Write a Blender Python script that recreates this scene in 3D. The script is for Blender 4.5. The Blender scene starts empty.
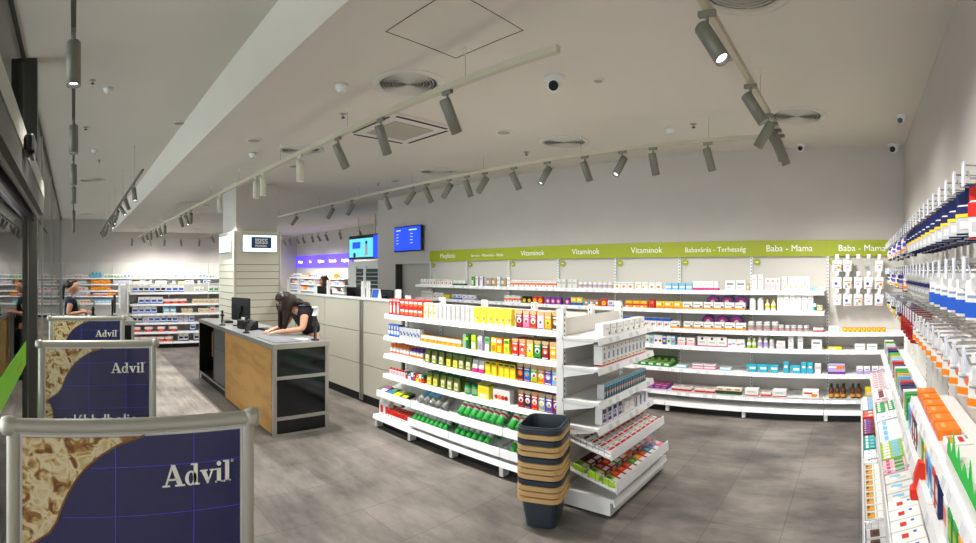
import bpy, math, random
from mathutils import Vector, Matrix, Euler
random.seed(7)
S = bpy.context.scene
COL = S.collection
PI = math.pi

# ------------------------------------------------------------------ materials
_m = {}
def srgb(c):
    f = lambda v: v / 12.92 if v <= .04045 else ((v + .055) / 1.055) ** 2.4
    return tuple(f(v / 255.0) for v in c) + (1.0,)

def mat(name, c, rough=.5, metal=0., emit=None, es=0., trans=0., spec=.5, coat=0., noise=0., nscale=8., bump=0., alpha=1., ior=1.45):
    if name in _m: return _m[name]
    m = bpy.data.materials.new(name); m.use_nodes = True
    nt = m.node_tree; b = nt.nodes['Principled BSDF']
    b.inputs['Base Color'].default_value = srgb(c)
    b.inputs['Roughness'].default_value = rough
    b.inputs['Metallic'].default_value = metal
    b.inputs['Specular IOR Level'].default_value = spec
    b.inputs['Transmission Weight'].default_value = trans
    b.inputs['Coat Weight'].default_value = coat
    b.inputs['IOR'].default_value = ior
    b.inputs['Alpha'].default_value = alpha
    if emit:
        b.inputs['Emission Color'].default_value = srgb(emit); b.inputs['Emission Strength'].default_value = es
    if noise or bump:
        tc = nt.nodes.new('ShaderNodeTexCoord'); n = nt.nodes.new('ShaderNodeTexNoise')
        n.inputs['Scale'].default_value = nscale; n.inputs['Detail'].default_value = 5
        nt.links.new(tc.outputs['Object'], n.inputs['Vector'])
        if noise:
            mr = nt.nodes.new('ShaderNodeMapRange')
            mr.inputs['From Min'].default_value = .3; mr.inputs['From Max'].default_value = .7
            mr.inputs['To Min'].default_value = 1 - noise; mr.inputs['To Max'].default_value = 1 + noise
            nt.links.new(n.outputs['Fac'], mr.inputs['Value'])
            vm = nt.nodes.new('ShaderNodeVectorMath'); vm.operation = 'SCALE'
            vm.inputs[0].default_value = srgb(c)[:3]
            nt.links.new(mr.outputs['Result'], vm.inputs['Scale'])
            nt.links.new(vm.outputs['Vector'], b.inputs['Base Color'])
        if bump:
            bp = nt.nodes.new('ShaderNodeBump'); bp.inputs['Strength'].default_value = bump; bp.inputs['Distance'].default_value = .01
            nt.links.new(n.outputs['Fac'], bp.inputs['Height']); nt.links.new(bp.outputs['Normal'], b.inputs['Normal'])
    _m[name] = m
    return m

PAL = dict(white=(238,238,236), cream=(236,226,200), offwhite=(222,222,218), silver=(190,192,195), grey=(150,150,150), dgrey=(80,82,86), black=(22,22,24),
    red=(205,40,32), dred=(140,24,30), maroon=(100,28,36), orange=(240,130,30), amber=(226,160,44), gold=(196,150,50), yellow=(240,205,30), lemon=(236,222,70),
    lime=(160,200,40), green=(40,150,60), dgreen=(22,90,45), olive=(110,120,50), sage=(140,170,140), teal=(20,150,140), cyan=(40,175,205), sky=(120,190,225),
    blue=(40,90,190), navy=(28,36,90), purple=(110,50,150), lilac=(180,165,210), violet=(90,70,180), pink=(240,120,160), magenta=(200,40,120), rose=(240,190,200),
    brown=(90,50,30), tan=(200,170,120), coral=(235,110,80), bluegrey=(130,150,175))
def col(n):
    return mat('print_' + n, PAL[n], rough=.38)

def nodes_mat(name, rough=.5, spec=.5):
    m = bpy.data.materials.new(name); m.use_nodes = True; _m[name] = m
    b = m.node_tree.nodes['Principled BSDF']; b.inputs['Roughness'].default_value = rough; b.inputs['Specular IOR Level'].default_value = spec
    return m, m.node_tree, b

def plank_mat(name, c1, c2, grout, rough=.5, rot=0., size=(1.25, .3), streak=(1.2, 6.5, 1)):
    m, nt, b = nodes_mat(name, rough)
    tc = nt.nodes.new('ShaderNodeTexCoord'); mp = nt.nodes.new('ShaderNodeMapping')
    mp.inputs['Rotation'].default_value = (0, 0, rot)
    nt.links.new(tc.outputs['Object'], mp.inputs['Vector'])
    br = nt.nodes.new('ShaderNodeTexBrick'); br.inputs['Scale'].default_value = 1
    br.inputs['Brick Width'].default_value = size[0]; br.inputs['Row Height'].default_value = size[1]
    br.inputs['Mortar Size'].default_value = .0025; br.inputs['Mortar Smooth'].default_value = .3
    br.inputs['Color1'].default_value = srgb(c1); br.inputs['Color2'].default_value = srgb(c2); br.inputs['Mortar'].default_value = srgb(grout)
    nt.links.new(mp.outputs['Vector'], br.inputs['Vector'])
    mp2 = nt.nodes.new('ShaderNodeMapping'); mp2.inputs['Scale'].default_value = streak
    nt.links.new(tc.outputs['Object'], mp2.inputs['Vector'])
    n = nt.nodes.new('ShaderNodeTexNoise'); n.inputs['Scale'].default_value = 1.6; n.inputs['Detail'].default_value = 10; n.inputs['Roughness'].default_value = .72
    nt.links.new(mp2.outputs['Vector'], n.inputs['Vector'])
    n2 = nt.nodes.new('ShaderNodeTexNoise'); n2.inputs['Scale'].default_value = 1.6; n2.inputs['Detail'].default_value = 6
    nt.links.new(tc.outputs['Object'], n2.inputs['Vector'])
    ad = nt.nodes.new('ShaderNodeMath'); ad.operation = 'ADD'
    nt.links.new(n.outputs['Fac'], ad.inputs[0]); nt.links.new(n2.outputs['Fac'], ad.inputs[1])
    mr = nt.nodes.new('ShaderNodeMapRange'); mr.inputs['From Min'].default_value = .78; mr.inputs['From Max'].default_value = 1.22
    mr.inputs['To Min'].default_value = .5; mr.inputs['To Max'].default_value = 1.5
    nt.links.new(ad.outputs[0], mr.inputs['Value'])
    vm = nt.nodes.new('ShaderNodeVectorMath'); vm.operation = 'SCALE'
    nt.links.new(br.outputs['Color'], vm.inputs[0]); nt.links.new(mr.outputs['Result'], vm.inputs['Scale'])
    nt.links.new(vm.outputs['Vector'], b.inputs['Base Color'])
    bp = nt.nodes.new('ShaderNodeBump'); bp.inputs['Strength'].default_value = .12; bp.inputs['Distance'].default_value = .004
    nt.links.new(n.outputs['Fac'], bp.inputs['Height']); nt.links.new(bp.outputs['Normal'], b.inputs['Normal'])
    return m

def grain_mat(name, c1, c2, scale=(3, 3, 14), rough=.45):
    m, nt, b = nodes_mat(name, rough)
    tc = nt.nodes.new('ShaderNodeTexCoord'); mp = nt.nodes.new('ShaderNodeMapping'); mp.inputs['Scale'].default_value = scale
    nt.links.new(tc.outputs['Object'], mp.inputs['Vector'])
    n = nt.nodes.new('ShaderNodeTexNoise'); n.inputs['Scale'].default_value = 1.; n.inputs['Detail'].default_value = 8; n.inputs['Distortion'].default_value = 1.2
    nt.links.new(mp.outputs['Vector'], n.inputs['Vector'])
    cr = nt.nodes.new('ShaderNodeValToRGB'); cr.color_ramp.elements[0].position = .36; cr.color_ramp.elements[0].color = srgb(c1)
    cr.color_ramp.elements[1].position = .56; cr.color_ramp.elements[1].color = srgb(c2)
    nt.links.new(n.outputs['Fac'], cr.inputs['Fac']); nt.links.new(cr.outputs['Color'], b.inputs['Base Color'])
    return m

def almond_mat():
    m, nt, b = nodes_mat('poster_almond_print', .15)
    tc = nt.nodes.new('ShaderNodeTexCoord')
    n = nt.nodes.new('ShaderNodeTexNoise'); n.inputs['Scale'].default_value = 34; n.inputs['Detail'].default_value = 6; n.inputs['Distortion'].default_value = .9
    nt.links.new(tc.outputs['Object'], n.inputs['Vector'])
    cr = nt.nodes.new('ShaderNodeValToRGB'); e = cr.color_ramp.elements
    e[0].position = .37; e[0].color = srgb((112, 72, 30)); e[1].position = .50; e[1].color = srgb((206, 186, 132))
    x = e.new(.44); x.color = srgb((160, 120, 62)); x = e.new(.56); x.color = srgb((226, 216, 178)); x = e.new(.68); x.color = srgb((196, 172, 112))
    nt.links.new(n.outputs['Fac'], cr.inputs['Fac']); nt.links.new(cr.outputs['Color'], b.inputs['Base Color'])
    return m

M = dict(
    wall=mat('wall_paint', (196, 191, 187), .85, noise=.015, nscale=3, bump=.03),
    ceil=mat('ceiling_paint', (215, 209, 200), .9, noise=.012, nscale=2),
    white=mat('white_powder_steel', (228, 229, 228), .38),
    lip=mat('white_price_strip', (240, 241, 244), .3),
    panel=mat('white_back_panel', (202, 199, 193), .5),
    gpanel=mat('grey_back_panel', (190, 188, 180), .5),
    cream=mat('cream_laminate', (188, 185, 171), .5, noise=.01),
    greengrey=mat('column_cladding', (224, 221, 204), .45),
    steel=mat('brushed_steel', (178, 177, 172), .35, .75),
    dsteel=mat('dark_frame_metal', (74, 74, 68), .4, .4),
    lsteel=mat('light_aluminium', (178, 177, 166), .4, .45),
    wire=mat('chrome_wire', (190, 192, 196), .25, .9),
    black=mat('black_plastic', (18, 18, 20), .4),
    blackgloss=mat('black_gloss_panel', (14, 15, 16), .12),
    dgrey=mat('dark_grey_laminate', (70, 72, 74), .35),
    kick=mat('black_kickplate', (16, 15, 15), .5),
    top=mat('grey_worktop', (128, 130, 132), .28, noise=.05, nscale=30),
    sgrey=mat('spotlight_grey', (128, 126, 116), .45, .25),
    swhite=mat('spotlight_white', (205, 203, 190), .45),
    strack=mat('track_cream', (190, 184, 164), .45),
    dtrack=mat('track_dark', (78, 76, 70), .45),
    lens=mat('lamp_lens', (255, 255, 255), .3, emit=(225, 232, 255), es=9),
    lensoff=mat('lamp_lens_dim', (120, 120, 118), .3),
    green=mat('lime_sign_board', (156, 168, 20), .45),
    letter=mat('white_lettering', (244, 246, 238), .5),
    
   
    skin=mat('skin', (214, 160, 132), .5), hair=mat('dark_hair', (36, 24, 20), .42, noise=.25, nscale=40), bhair=mat('brown_hair', (92, 60, 40), .5),
    cloth=mat('black_cloth', (26, 27, 38), .8, noise=.1, nscale=20), navycloth=mat('navy_cloth', (26, 34, 58), .8),
    vent=mat('vent_white', (214, 210, 202), .5), ventdark=mat('vent_shadow', (44, 42, 38), .7),
)
M['floor'] = plank_mat('floor_planks', (116, 110, 105), (110, 104, 99), (78, 73, 69), rot=PI/2, size=(1.3, .5), streak=(1.1, 3.2, 1))
M['floorl'] = plank_mat('floor_planks_light', (154, 148, 140), (148, 141, 134), (130, 125, 120))
M['wood'] = grain_mat('golden_oak_laminate', (156, 112, 56), (176, 132, 70), (2.0, 2.0, 6.5))
M['almond'] = almond_mat()
def clear_sheet(name, tint, ior):
    """thin clear sheet: lets light straight through and mirrors more at grazing angles"""
    m = bpy.data.materials.new(name); m.use_nodes = True; nt = m.node_tree; nt.nodes.clear()
    o = nt.nodes.new('ShaderNodeOutputMaterial'); mx = nt.nodes.new('ShaderNodeMixShader'); f = nt.nodes.new('ShaderNodeFresnel'); f.inputs['IOR'].default_value = ior
    t = nt.nodes.new('ShaderNodeBsdfTransparent'); t.inputs['Color'].default_value = tint; g = nt.nodes.new('ShaderNodeBsdfGlossy'); g.inputs['Roughness'].default_value = .0
    nt.links.new(f.outputs[0], mx.inputs[0]); nt.links.new(t.outputs[0], mx.inputs[1]); nt.links.new(g.outputs[0], mx.inputs[2]); nt.links.new(mx.outputs[0], o.inputs['Surface'])
    return m
M['glass'] = clear_sheet('shopfront_glass', (.86, .90, .88, 1), 1.6)
M['acry'] = clear_sheet('clear_acrylic', (.96, .98, .97, 1), 1.4)

# ------------------------------------------------------------------ mesh helpers
class MB:
    def __init__(s): s.v = []; s.f = []; s.mi = []; s.mats = []; s.sm = []
    def _k(s, m):
        if m not in s.mats: s.mats.append(m)
        return s.mats.index(m)
    def add(s, vs, fs, m, smooth=False):
        b = len(s.v); k = s._k(m)
        s.v += [tuple(v) for v in vs]
        for f in fs: s.f.append(tuple(b + i for i in f)); s.mi.append(k); s.sm.append(smooth)
        return s
    def box(s, x0, x1, y0, y1, z0, z1, m):
        v = [(x, y, z) for z in (z0, z1) for y in (y0, y1) for x in (x0, x1)]
        return s.add(v, [(0, 2, 3, 1), (4, 5, 7, 6), (0, 1, 5, 4), (2, 6, 7, 3), (0, 4, 6, 2), (1, 3, 7, 5)], m)
    def bbox(s, x0, x1, y0, y1, z0, z1, m, c=.004):
        # box with chamfered vertical and top edges
        P = lambda a, z: [(x0 + a, y0, z), (x1 - a, y0, z), (x1, y0 + a, z), (x1, y1 - a, z), (x1 - a, y1, z), (x0 + a, y1, z), (x0, y1 - a, z), (x0, y0 + a, z)]
        v = P(c, z0) + P(c, z1 - c)
        i = c * .8
        v += [(x0 + c + i, y0 + i, z1), (x1 - c - i, y0 + i, z1), (x1 - i, y0 + c + i, z1), (x1 - i, y1 - c - i, z1), (x1 - c - i, y1 - i, z1), (x0 + c + i, y1 - i, z1), (x0 + i, y1 - c - i, z1), (x0 + i, y0 + c + i, z1)]
        fs = [tuple(range(7, -1, -1)), tuple(range(16, 24))]
        for r in (0, 8):
            fs += [(r + k, r + (k + 1) % 8, r + 8 + (k + 1) % 8, r + 8 + k) for k in range(8)]
        return s.add(v, fs, m)
    def cyl(s, p0, p1, r, m, n=12, r2=None, caps=True, smooth=True):
        p0 = Vector(p0); p1 = Vector(p1); r2 = r if r2 is None else r2
        d = (p1 - p0).normalized(); a = d.orthogonal().normalized(); b = d.cross(a)
        v = []
        for p, q in ((p0, r), (p1, r2)):
            for k in range(n):
                t = 2 * PI * k / n; v.append(p + (a * math.cos(t) + b * math.sin(t)) * q)
        fs = [(k, (k + 1) % n, n + (k + 1) % n, n + k) for k in range(n)]
        s.add(v, fs, m, smooth)
        if caps: s.add(v, [tuple(range(n - 1, -1, -1)), tuple(range(n, 2 * n))], m)
        return s
    def tube(s, pts, r, m, n=6):
        for a, b in zip(pts, pts[1:]): s.cyl(a, b, r, m, n)
        return s
    def lathe(s, prof, m, n=14, c=(0, 0, 0), smooth=True):
        v = []
        for r, z in prof:
            for k in range(n):
                t = 2 * PI * k / n; v.append((c[0] + r * math.cos(t), c[1] + r * math.sin(t), c[2] + z))
        fs = []
        for j in range(len(prof) - 1):
            fs += [(j * n + k, j * n + (k + 1) % n, (j + 1) * n + (k + 1) % n, (j + 1) * n + k) for k in range(n)]
        s.add(v, fs, m, smooth)
        L = len(prof) - 1
        if prof[0][0] > 1e-5: s.add(v[:n], [tuple(range(n - 1, -1, -1))], m)
        if prof[L][0] > 1e-5: s.add(v[L * n:], [tuple(range(n))], m)
        return s
    def prism(s, poly, ax, a0, a1, m):
        # polygon in the other two axes, extruded along ax
        def P(p, a):
            return (a, p[0], p[1]) if ax == 0 else (p[0], a, p[1]) if ax == 1 else (p[0], p[1], a)
        n = len(poly); v = [P(p, a0) for p in poly] + [P(p, a1) for p in poly]
        return s.add(v, [tuple(range(n)), tuple(range(2 * n - 1, n - 1, -1))] + [(k, n + k, n + (k + 1) % n, (k + 1) % n) for k in range(n)], m)
    def mesh(s, name):
        me = bpy.data.meshes.new(name); me.from_pydata(s.v, [], s.f)
        for m in s.mats: me.materials.append(m)
        me.polygons.foreach_set('material_index', s.mi)
        me.polygons.foreach_set('use_smooth', s.sm)
        me.update()
        return me
    def build(s, name, parent=None, loc=(0, 0, 0), rot=(0, 0, 0)):
        o = bpy.data.objects.new(name, s.mesh(name)); COL.objects.link(o)
        o.location = loc; o.rotation_euler = rot
        if parent: o.parent = parent
        return o

def tag(o, label, cat, group=None):
    o['label'] = label; o['category'] = cat
    if group: o['group'] = group
    return o
def thing(name, label, cat, loc=(0, 0, 0), rz=0, group=None):
    o = bpy.data.objects.new(name, None); COL.objects.link(o); o.empty_display_size = .1
    o.location = loc; o.rotation_euler = (0, 0, rz)
    return tag(o, label, cat, group)
def struct(name, mb, **k):
    o = mb.build(name, **k); o['kind'] = 'structure'; return o

_txt = {}
def text_mb(s, size, depth=.003, bold=.0, spacing=1.):
    key = (s, size, depth, bold)
    if key not in _txt:
        cu = bpy.data.curves.new('t', 'FONT'); cu.body = s; cu.size = size; cu.extrude = depth / 2; cu.offset = bold; cu.align_x = 'CENTER'; cu.resolution_u = 3
        cu.space_character = spacing
        o = bpy.data.objects.new('t', cu); COL.objects.link(o)
        bpy.context.view_layer.update()
        me = bpy.data.meshes.new_from_object(o.evaluated_get(bpy.context.evaluated_depsgraph_get()))
        _txt[key] = ([tuple(v.co) for v in me.vertices], [tuple(p.vertices) for p in me.polygons])
        bpy.data.objects.remove(o); bpy.data.curves.remove(cu); bpy.data.meshes.remove(me)
    return _txt[key]
def add_text(mb, s, size, x, y, z, m, **k):
    """upright text facing -Y, centred at x, baseline z"""
    v, f = text_mb(s, size, **k)
    return mb.add([(a + x, y - c, b + z) for a, b, c in v], f, m)

# ------------------------------------------------------------------ copies
def children(o): return [c for c in COL.objects if c.parent is o]
def tree(o):
    d = {}
    for c in COL.objects:
        if c.parent: d.setdefault(c.parent.name, []).append(c)
    def rec(x): return (x, [rec(c) for c in d.get(x.name, [])])
    return rec(o)
class Proto:
    """a kind of thing: the first placing uses the thing itself, later ones copy it and its parts"""
    def __init__(s, make): s.make = make; s.t = None
    def put(s, loc, rot=(0, 0, 0), label='', cat=None, group=None):
        if s.t is None:
            o = s.make(); s.t = tree(o)
        else:
            def rec(t, par):
                c = t[0].copy(); COL.objects.link(c)
                if par: c.parent = par
                for k in t[1]: rec(k, c)
                return c
            o = rec(s.t, None)
        o.location = loc; o.rotation_euler = rot
        if label: o['label'] = label
        if cat: o['category'] = cat
        if group: o['group'] = group
        return o

ONES = 'first second third fourth fifth sixth seventh eighth ninth tenth eleventh twelfth thirteenth fourteenth fifteenth sixteenth seventeenth eighteenth nineteenth'.split()
TENS = {2: 'twent', 3: 'thirt', 4: 'fort', 5: 'fift', 6: 'sixt', 7: 'sevent', 8: 'eight', 9: 'ninet'}
def ordn(n):
    if n < 20: return ONES[n - 1]
    t, u = divmod(n, 10)
    return TENS[t] + 'ieth' if u == 0 else TENS[t] + 'y-' + ONES[u - 1]

# ------------------------------------------------------------------ goods
class Kind(Proto):
    def __init__(s, name, cat, desc, w, d, h, make):
        super().__init__(make); s.name = name; s.cat = cat; s.desc = desc; s.w = w; s.d = d; s.h = h

def decal(mb, spec, w, d, h):
    e = .0006
    yf = -e
    for it in spec.split(';'):
        it = it.split()
        if not it: continue
        k = it[0]
        if k == 'b':
            a, b = float(it[1]) * h, float(it[2]) * h
            mb.add([(-w/2 - e, -e, a), (w/2 + e, -e, a), (w/2 + e, -e, b), (-w/2 - e, -e, b), (-w/2 - e, d, a), (-w/2 - e, d, b), (w/2 + e, d, a), (w/2 + e, d, b)],
                   [(0, 1, 2, 3), (4, 0, 3, 5), (1, 6, 7, 2)], col(it[3]))
        elif k == 'r':
            x0, x1, z0, z1 = [float(q) for q in it[1:5]]; e += .0003
            mb.add([(-w/2 + w*x0, -e, h*z0), (-w/2 + w*x1, -e, h*z0), (-w/2 + w*x1, -e, h*z1), (-w/2 + w*x0, -e, h*z1)], [(0, 1, 2, 3)], col(it[5]))
        elif k == 'c':
            x, z, r = [float(q) for q in it[1:4]]; e += .0003; r *= min(w, h)
            mb.add([(-w/2 + w*x + r*math.cos(t*PI/6), -e, h*z + r*math.sin(t*PI/6)) for t in range(12)], [tuple(range(12))], col(it[4]))
        elif k == 'v':   # notch shaped top field
            mb.add([(-w/2, -e, h), (-w/2, -e, h*.86), (-w*.2, -e, h*.78), (w*.2, -e, h*.78), (w/2, -e, h*.86), (w/2, -e, h)], [tuple(range(6))], col(it[1]))
        elif k == 'T':
            x0, x1, y0, y1 = [float(q) for q in it[1:5]]; z = h + e; e += .0003
            mb.add([(-w/2 + w*x0, d*y0, z), (-w/2 + w*x1, d*y0, z), (-w/2 + w*x1, d*y1, z), (-w/2 + w*x0, d*y1, z)], [(0, 1, 2, 3)], col(it[5]))
        elif k == 'C':
            x, y, r = [float(q) for q in it[1:4]]; z = h + e; e += .0003; r *= min(w, d)
            mb.add([(-w/2 + w*x + r*math.cos(t*PI/6), d*y + r*math.sin(t*PI/6), z) for t in range(12)], [tuple(range(12))], col(it[4]))

def carton(name, cat, desc, w, d, h, base, spec='', top=None):
    def make():
        mb = MB(); mb.bbox(-w/2, w/2, 0, d, 0, h, col(base), c=min(.002, w*.03))
        if top: mb.add([(-w/2 + .002, .002, h + .0004), (w/2 - .002, .002, h + .0004), (w/2 - .002, d - .002, h + .0004), (-w/2 + .002, d - .002, h + .0004)], [(0, 1, 2, 3)], col(top))
        decal(mb, spec, w, d, h)
        return tag(mb.build(name), 'x', cat)
    return Kind(name, cat, desc, w, d, h, make)

def house(desc, base, dot, mid='white'):
    return carton('tea_carton', 'carton', desc, .066, .07, .145, base, f'v tan; c .5 .45 .36 {mid}; c .5 .4 .2 {dot}; r .15 .85 .66 .74 white; r .1 .9 .05 .1 {dot}')

def bottle(name, cat, desc, r, h, body, cap, label=None, lz=(.25, .6), neck=.45, capz=.82, trans=False, band=None):
    def make():
        mb = MB(); bm = mat('clear_' + body, PAL[body], .08, trans=.75, ior=1.3) if trans else col(body)
        mb.lathe([(0, 0), (r*.9, 0), (r, h*.03), (r, h*(capz - .2)), (r*.92, h*(capz - .14)), (r*neck, h*(capz - .02)), (r*neck, h*capz)], bm, 12)
        o = tag(mb.build(name), 'x', cat)
        c = MB(); c.lathe([(r*neck*1.15, h*capz), (r*neck*1.15, h*.97), (r*neck*.95, h), (0, h)], col(cap), 10); c.build('cap', o)
        if label:
            l = MB(); l.lathe([(r*1.012, h*lz[0]), (r*1.012, h*lz[1])], col(label), 12)
            if band: l.lathe([(r*1.02, h*(lz[0] + .08)), (r*1.02, h*(lz[0] + .16))], col(band), 12)
            l.build('label', o)
        return o
    return Kind(name, cat, desc, 2*r, 2*r, h, make)

def jar(name, desc, r, h, body, cap, label=None, band=None):
    return bottle(name, 'jar', desc, r, h, body, cap, label, (.2, .62), .8, .84, band=band)

def pouch(name, desc, w, h, base, spec='', clip='dgreen'):
    def make():
        mb = MB(); d = .035
        v = [(-w/2, 0, 0), (w/2, 0, 0), (w/2, d, 0), (-w/2, d, 0), (-w/2*1.02, d*.1, h*.5), (w/2*1.02, d*.1, h*.5), (w/2*1.02, d*.9, h*.5), (-w/2*1.02, d*.9, h*.5),
             (-w/2, d*.45, h*.92), (w/2, d*.45, h*.92), (w/2, d*.55, h*.92), (-w/2, d*.55, h*.92)]
        mb.add(v, [(3, 2, 1, 0), (0, 1, 5, 4), (1, 2, 6, 5), (2, 3, 7, 6), (3, 0, 4, 7), (4, 5, 9, 8), (5, 6, 10, 9), (6, 7, 11, 10), (7, 4, 8, 11), (8, 9, 10, 11)], col(base))
        decal(mb, spec, w, d, h * .5)
        o = tag(mb.build(name), 'x', 'pouch')
        c = MB(); c.box(-w/2, w/2, d*.42, d*.58, h*.9, h, col(clip)); c.build('top_seal', o)
        return o
    return Kind(name, 'pouch', desc, w, .035, h, make)

def hang_card(name, desc, w, h, card, blob, spec='', t=.018):
    """blister card that hangs from a hook; origin at its hanging hole"""
    def make():
        mb = MB()
        mb.prism([(-w/2, -h + .03), (w/2, -h + .03), (w/2, -.02), (w*.2, -.012), (w*.2, .012), (-w*.2, .012), (-w*.2, -.012), (-w/2, -.02)], 1, 0, .0015, col(card))
        o = tag(mb.build(name), 'x', 'packet')
        b = MB(); b.bbox(-w*.42, w*.42, -t, 0, -h + .035, -h*.30, col(blob), c=.005); b = b.build('blister', o)
        k = MB(); decal(k, spec, w * .80, .001, h * .70 - .045)
        if k.v: k.build('printed_band', b, loc=(0, -t - .0003, -h + .04))
        return o
    return Kind(name, 'packet', desc, w, t, h, make)

class Frame:
    def __init__(s, o, rz): s.o = Vector(o); s.rz = rz; s.R = Matrix.Rotation(rz, 3, 'Z')
    def __call__(s, t, d, z): return s.o + s.R @ Vector((t, d, z))

_count = {}
SPOKEN = {}
def lay(kind, F, t, d, z, place, tilt=0., spin=0., row='', jit=.015, lie=None, solo=False):
    key = (kind.desc, row, place)
    _count[key] = _count.get(key, 0) + 1
    lab = f"{kind.desc}, {ordn(_count[key]) + ' from left' if not solo else row}{', ' + row if row and not solo else ''}, {place}"
    if len(lab.replace('-', '').split()) > 16: lab = lab.replace(' from left', '')
    rot = (tilt if lie is None else lie, 0, F.rz + spin + random.uniform(-jit, jit))
    if lie is None and kind.cat in ('bottle', 'jar'): d += kind.w / 2
    return kind.put(F(t, d, z), rot, lab, kind.cat, f"{kind.desc} on {place}")

def run(F, z, place, items, d=.02, rows=1, tilt=0.):
    """items: (kind, how many, start t, gap) ; rows go backwards"""
    for it in items:
        kind, n, t0, gap = it[:4]; rr = it[4] if len(it) > 4 else rows
        hh = it[5] if len(it) > 5 else 1
        for r in range(rr):
            for q in range(hh):
                for k in range(n):
                    dd = r * (kind.d + .006)
                    nm = ('' if rr == 1 else ['front row', 'middle row' if rr > 2 else 'back row', 'back row', 'rear row', 'hindmost row', 'sixth row'][r])
                    if hh > 1: nm = (nm + ' ' if nm else '') + (['lower layer', 'upper layer', 'top layer'][q])
                    lay(kind, F, t0 + kind.w/2 + k * (kind.w + gap), d + dd * math.cos(tilt) - q*0, z + dd * math.sin(tilt) + q * (kind.h + .002) + .0015, place, tilt=tilt, row=nm, jit=.012 if kind.w < .09 and gap > .003 else .004)

def lying(F, z, place, kind, n, t0, gap, rows, d=.04, tilt=.3, lean=.86, pitch=None):
    """bottles leaning back in a sloping tray, base to the front"""
    for r in range(rows):
        for k in range(n):
            dd = r * (pitch or kind.h * .92); rad = kind.w / 2
            row = '' if rows == 1 else ['front row', 'middle row' if rows > 2 else 'back row', 'back row'][r]
            lay(kind, F, t0 + rad + k * (kind.w + gap), d + rad*math.cos(lean) + dd*math.cos(tilt), z + (dd + 2*rad) * math.tan(tilt) + rad * math.sin(lean) + .002, place, row=row, lie=-lean, jit=.03)

# ------------------------------------------------------------------ shelving
def add_shelf(root, t0, t1, yf, yb, z, name='shelf', tags=0, brackets=True):
    mb = MB(); w = M['white']
    mb.box(t0, t1, yf, yb, z - .02, z, w)
    if brackets:
        for t in (t0 + .003, t1 - .006):
            mb.prism([(yf + .03, z - .03), (yb, z - .09), (yb, z - .02), (yf + .03, z - .02)], 0, t, t + .003, w)
    o = mb.build(name, root)
    s = MB(); s.prism([(yf - .016, z - .043), (yf - .008, z - .045), (yf + .001, z + .004), (yf - .004, z + .005)], 0, t0, t1, M['lip'])
    k = s.build('price_strip', o)
    if tags:
        g = MB(); n = max(1, int((t1 - t0) / .11))
        for i in range(n):
            if (i * 7 + tags) % 3 == 2: continue
            a = t0 + .03 + i * (t1 - t0 - .06) / n
            g.prism([(yf - .0165, z - .038), (yf - .0163, z - .038), (yf - .0075, z - .006), (yf - .0078, z - .006)], 0, a, a + .055, mat('ticket_grey', (214, 218, 224), .5))
        # the little tickets behind the strip belong to it
        o2 = g.build('price_ticket', o); o2['kind'] = 'stuff'
    return o
def add_upright(root, t, y, h, w=.03, slots=(.3, None), face='y'):
    mb = MB(); mb.box(t - w/2, t + w/2, y - .03, y + .03, 0, h, M['white'])
    z = slots[0]
    while z < h - .03:
        mb.box(t - .005, t + .005, y - .0308, y - .0300, z, z + .018, M['ventdark'])
        if face == 'x': mb.box(t + w/2, t + w/2 + .0008, y - .018, y - .01, z, z + .018, M['ventdark'])
        z += .04
    return mb.build('upright', root)
def add_tray(root, t0, t1, yf, yb, z, tilt, name='sloping_tray', fence=.05, wire=False):
    """open tray that slopes down to the front, with wire sides"""
    mb = MB(); dz = (yb - yf) * math.tan(tilt)
    mb.prism([(yf, z - .012), (yb, z + dz - .012), (yb, z + dz), (yf, z)], 0, t0, t1, M['white'])
    o = mb.build(name, root)
    s = MB(); s.prism([(yf - .012, z - .02), (yf - .004, z - .022), (yf + .001, z + fence), (yf - .005, z + fence)], 0, t0, t1, M['lip']); s.build('price_strip', o)
    for t in (t0 + .005, t1 - .005):
        w = MB()
        w.cyl((t, yf, z + fence), (t, yb, z + dz + fence), .003, M['wire'], 6)
        n = 8
        for i in range(n + 1):
            y = yf + (yb - yf) * i / n; zz = z + dz * i / n
            w.cyl((t, y, zz), (t, y, zz + fence), .0015, M['wire'], 4)
        w.build('wire_fence', o)
    return o
def feet(root, ts, y0, y1, h=.10):
    for t in ts:
        mb = MB(); mb.box(t - .02, t + .02, y0, y1, .012, h, M['white']); mb.cyl((t, y0 + .03, 0), (t, y0 + .03, .014), .016, M['dgrey'], 10)
        mb.build('foot', root)

# ================================================================== the shell
CH, CL = 3.24, 3.72          # ceiling over the sales floor / over the entrance strip
XR, YB, XL, YG = .55, 6.15, -19.2, -.466
struct('floor', MB().box(XL - .2, XR + .2, 1.79, 9.4, -.1, 0, M['floor']).box(-4.9, XR + .2, -4.0, 1.79, -.1, 0, M['floor']))
struct('floor_entrance', MB().box(XL - .2, -4.9, -4.0, 1.79, -.1, 0, M['floorl']))
struct('ceiling', MB().box(XL - .2, XR + .2, 1.56, 9.4, CH, CH + .1, M['ceil']))
struct('ceiling_entrance', MB().box(XL - .2, XR + .2, -4.0, 1.56, CL, CL + .1, M['ceil']))
struct('ceiling_bulkhead', MB().box(XL - .2, XR + .2, 1.48, 1.56, CH, CL, M['ceil']))
struct('wall_right', MB().box(XR, XR + .12, -4, YB + .12, 0, CL, M['wall']))
mb = MB(); mb.box(-8.83, XR, YB, YB + .14, 1.86, CH, M['wall']).box(-7.15, XR, YB, YB + .14, 0, 1.86, M['wall']).box(-8.83, -8.2, YB, YB + .14, 0, 1.86, M['wall'])
struct('wall_back', mb)
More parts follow.
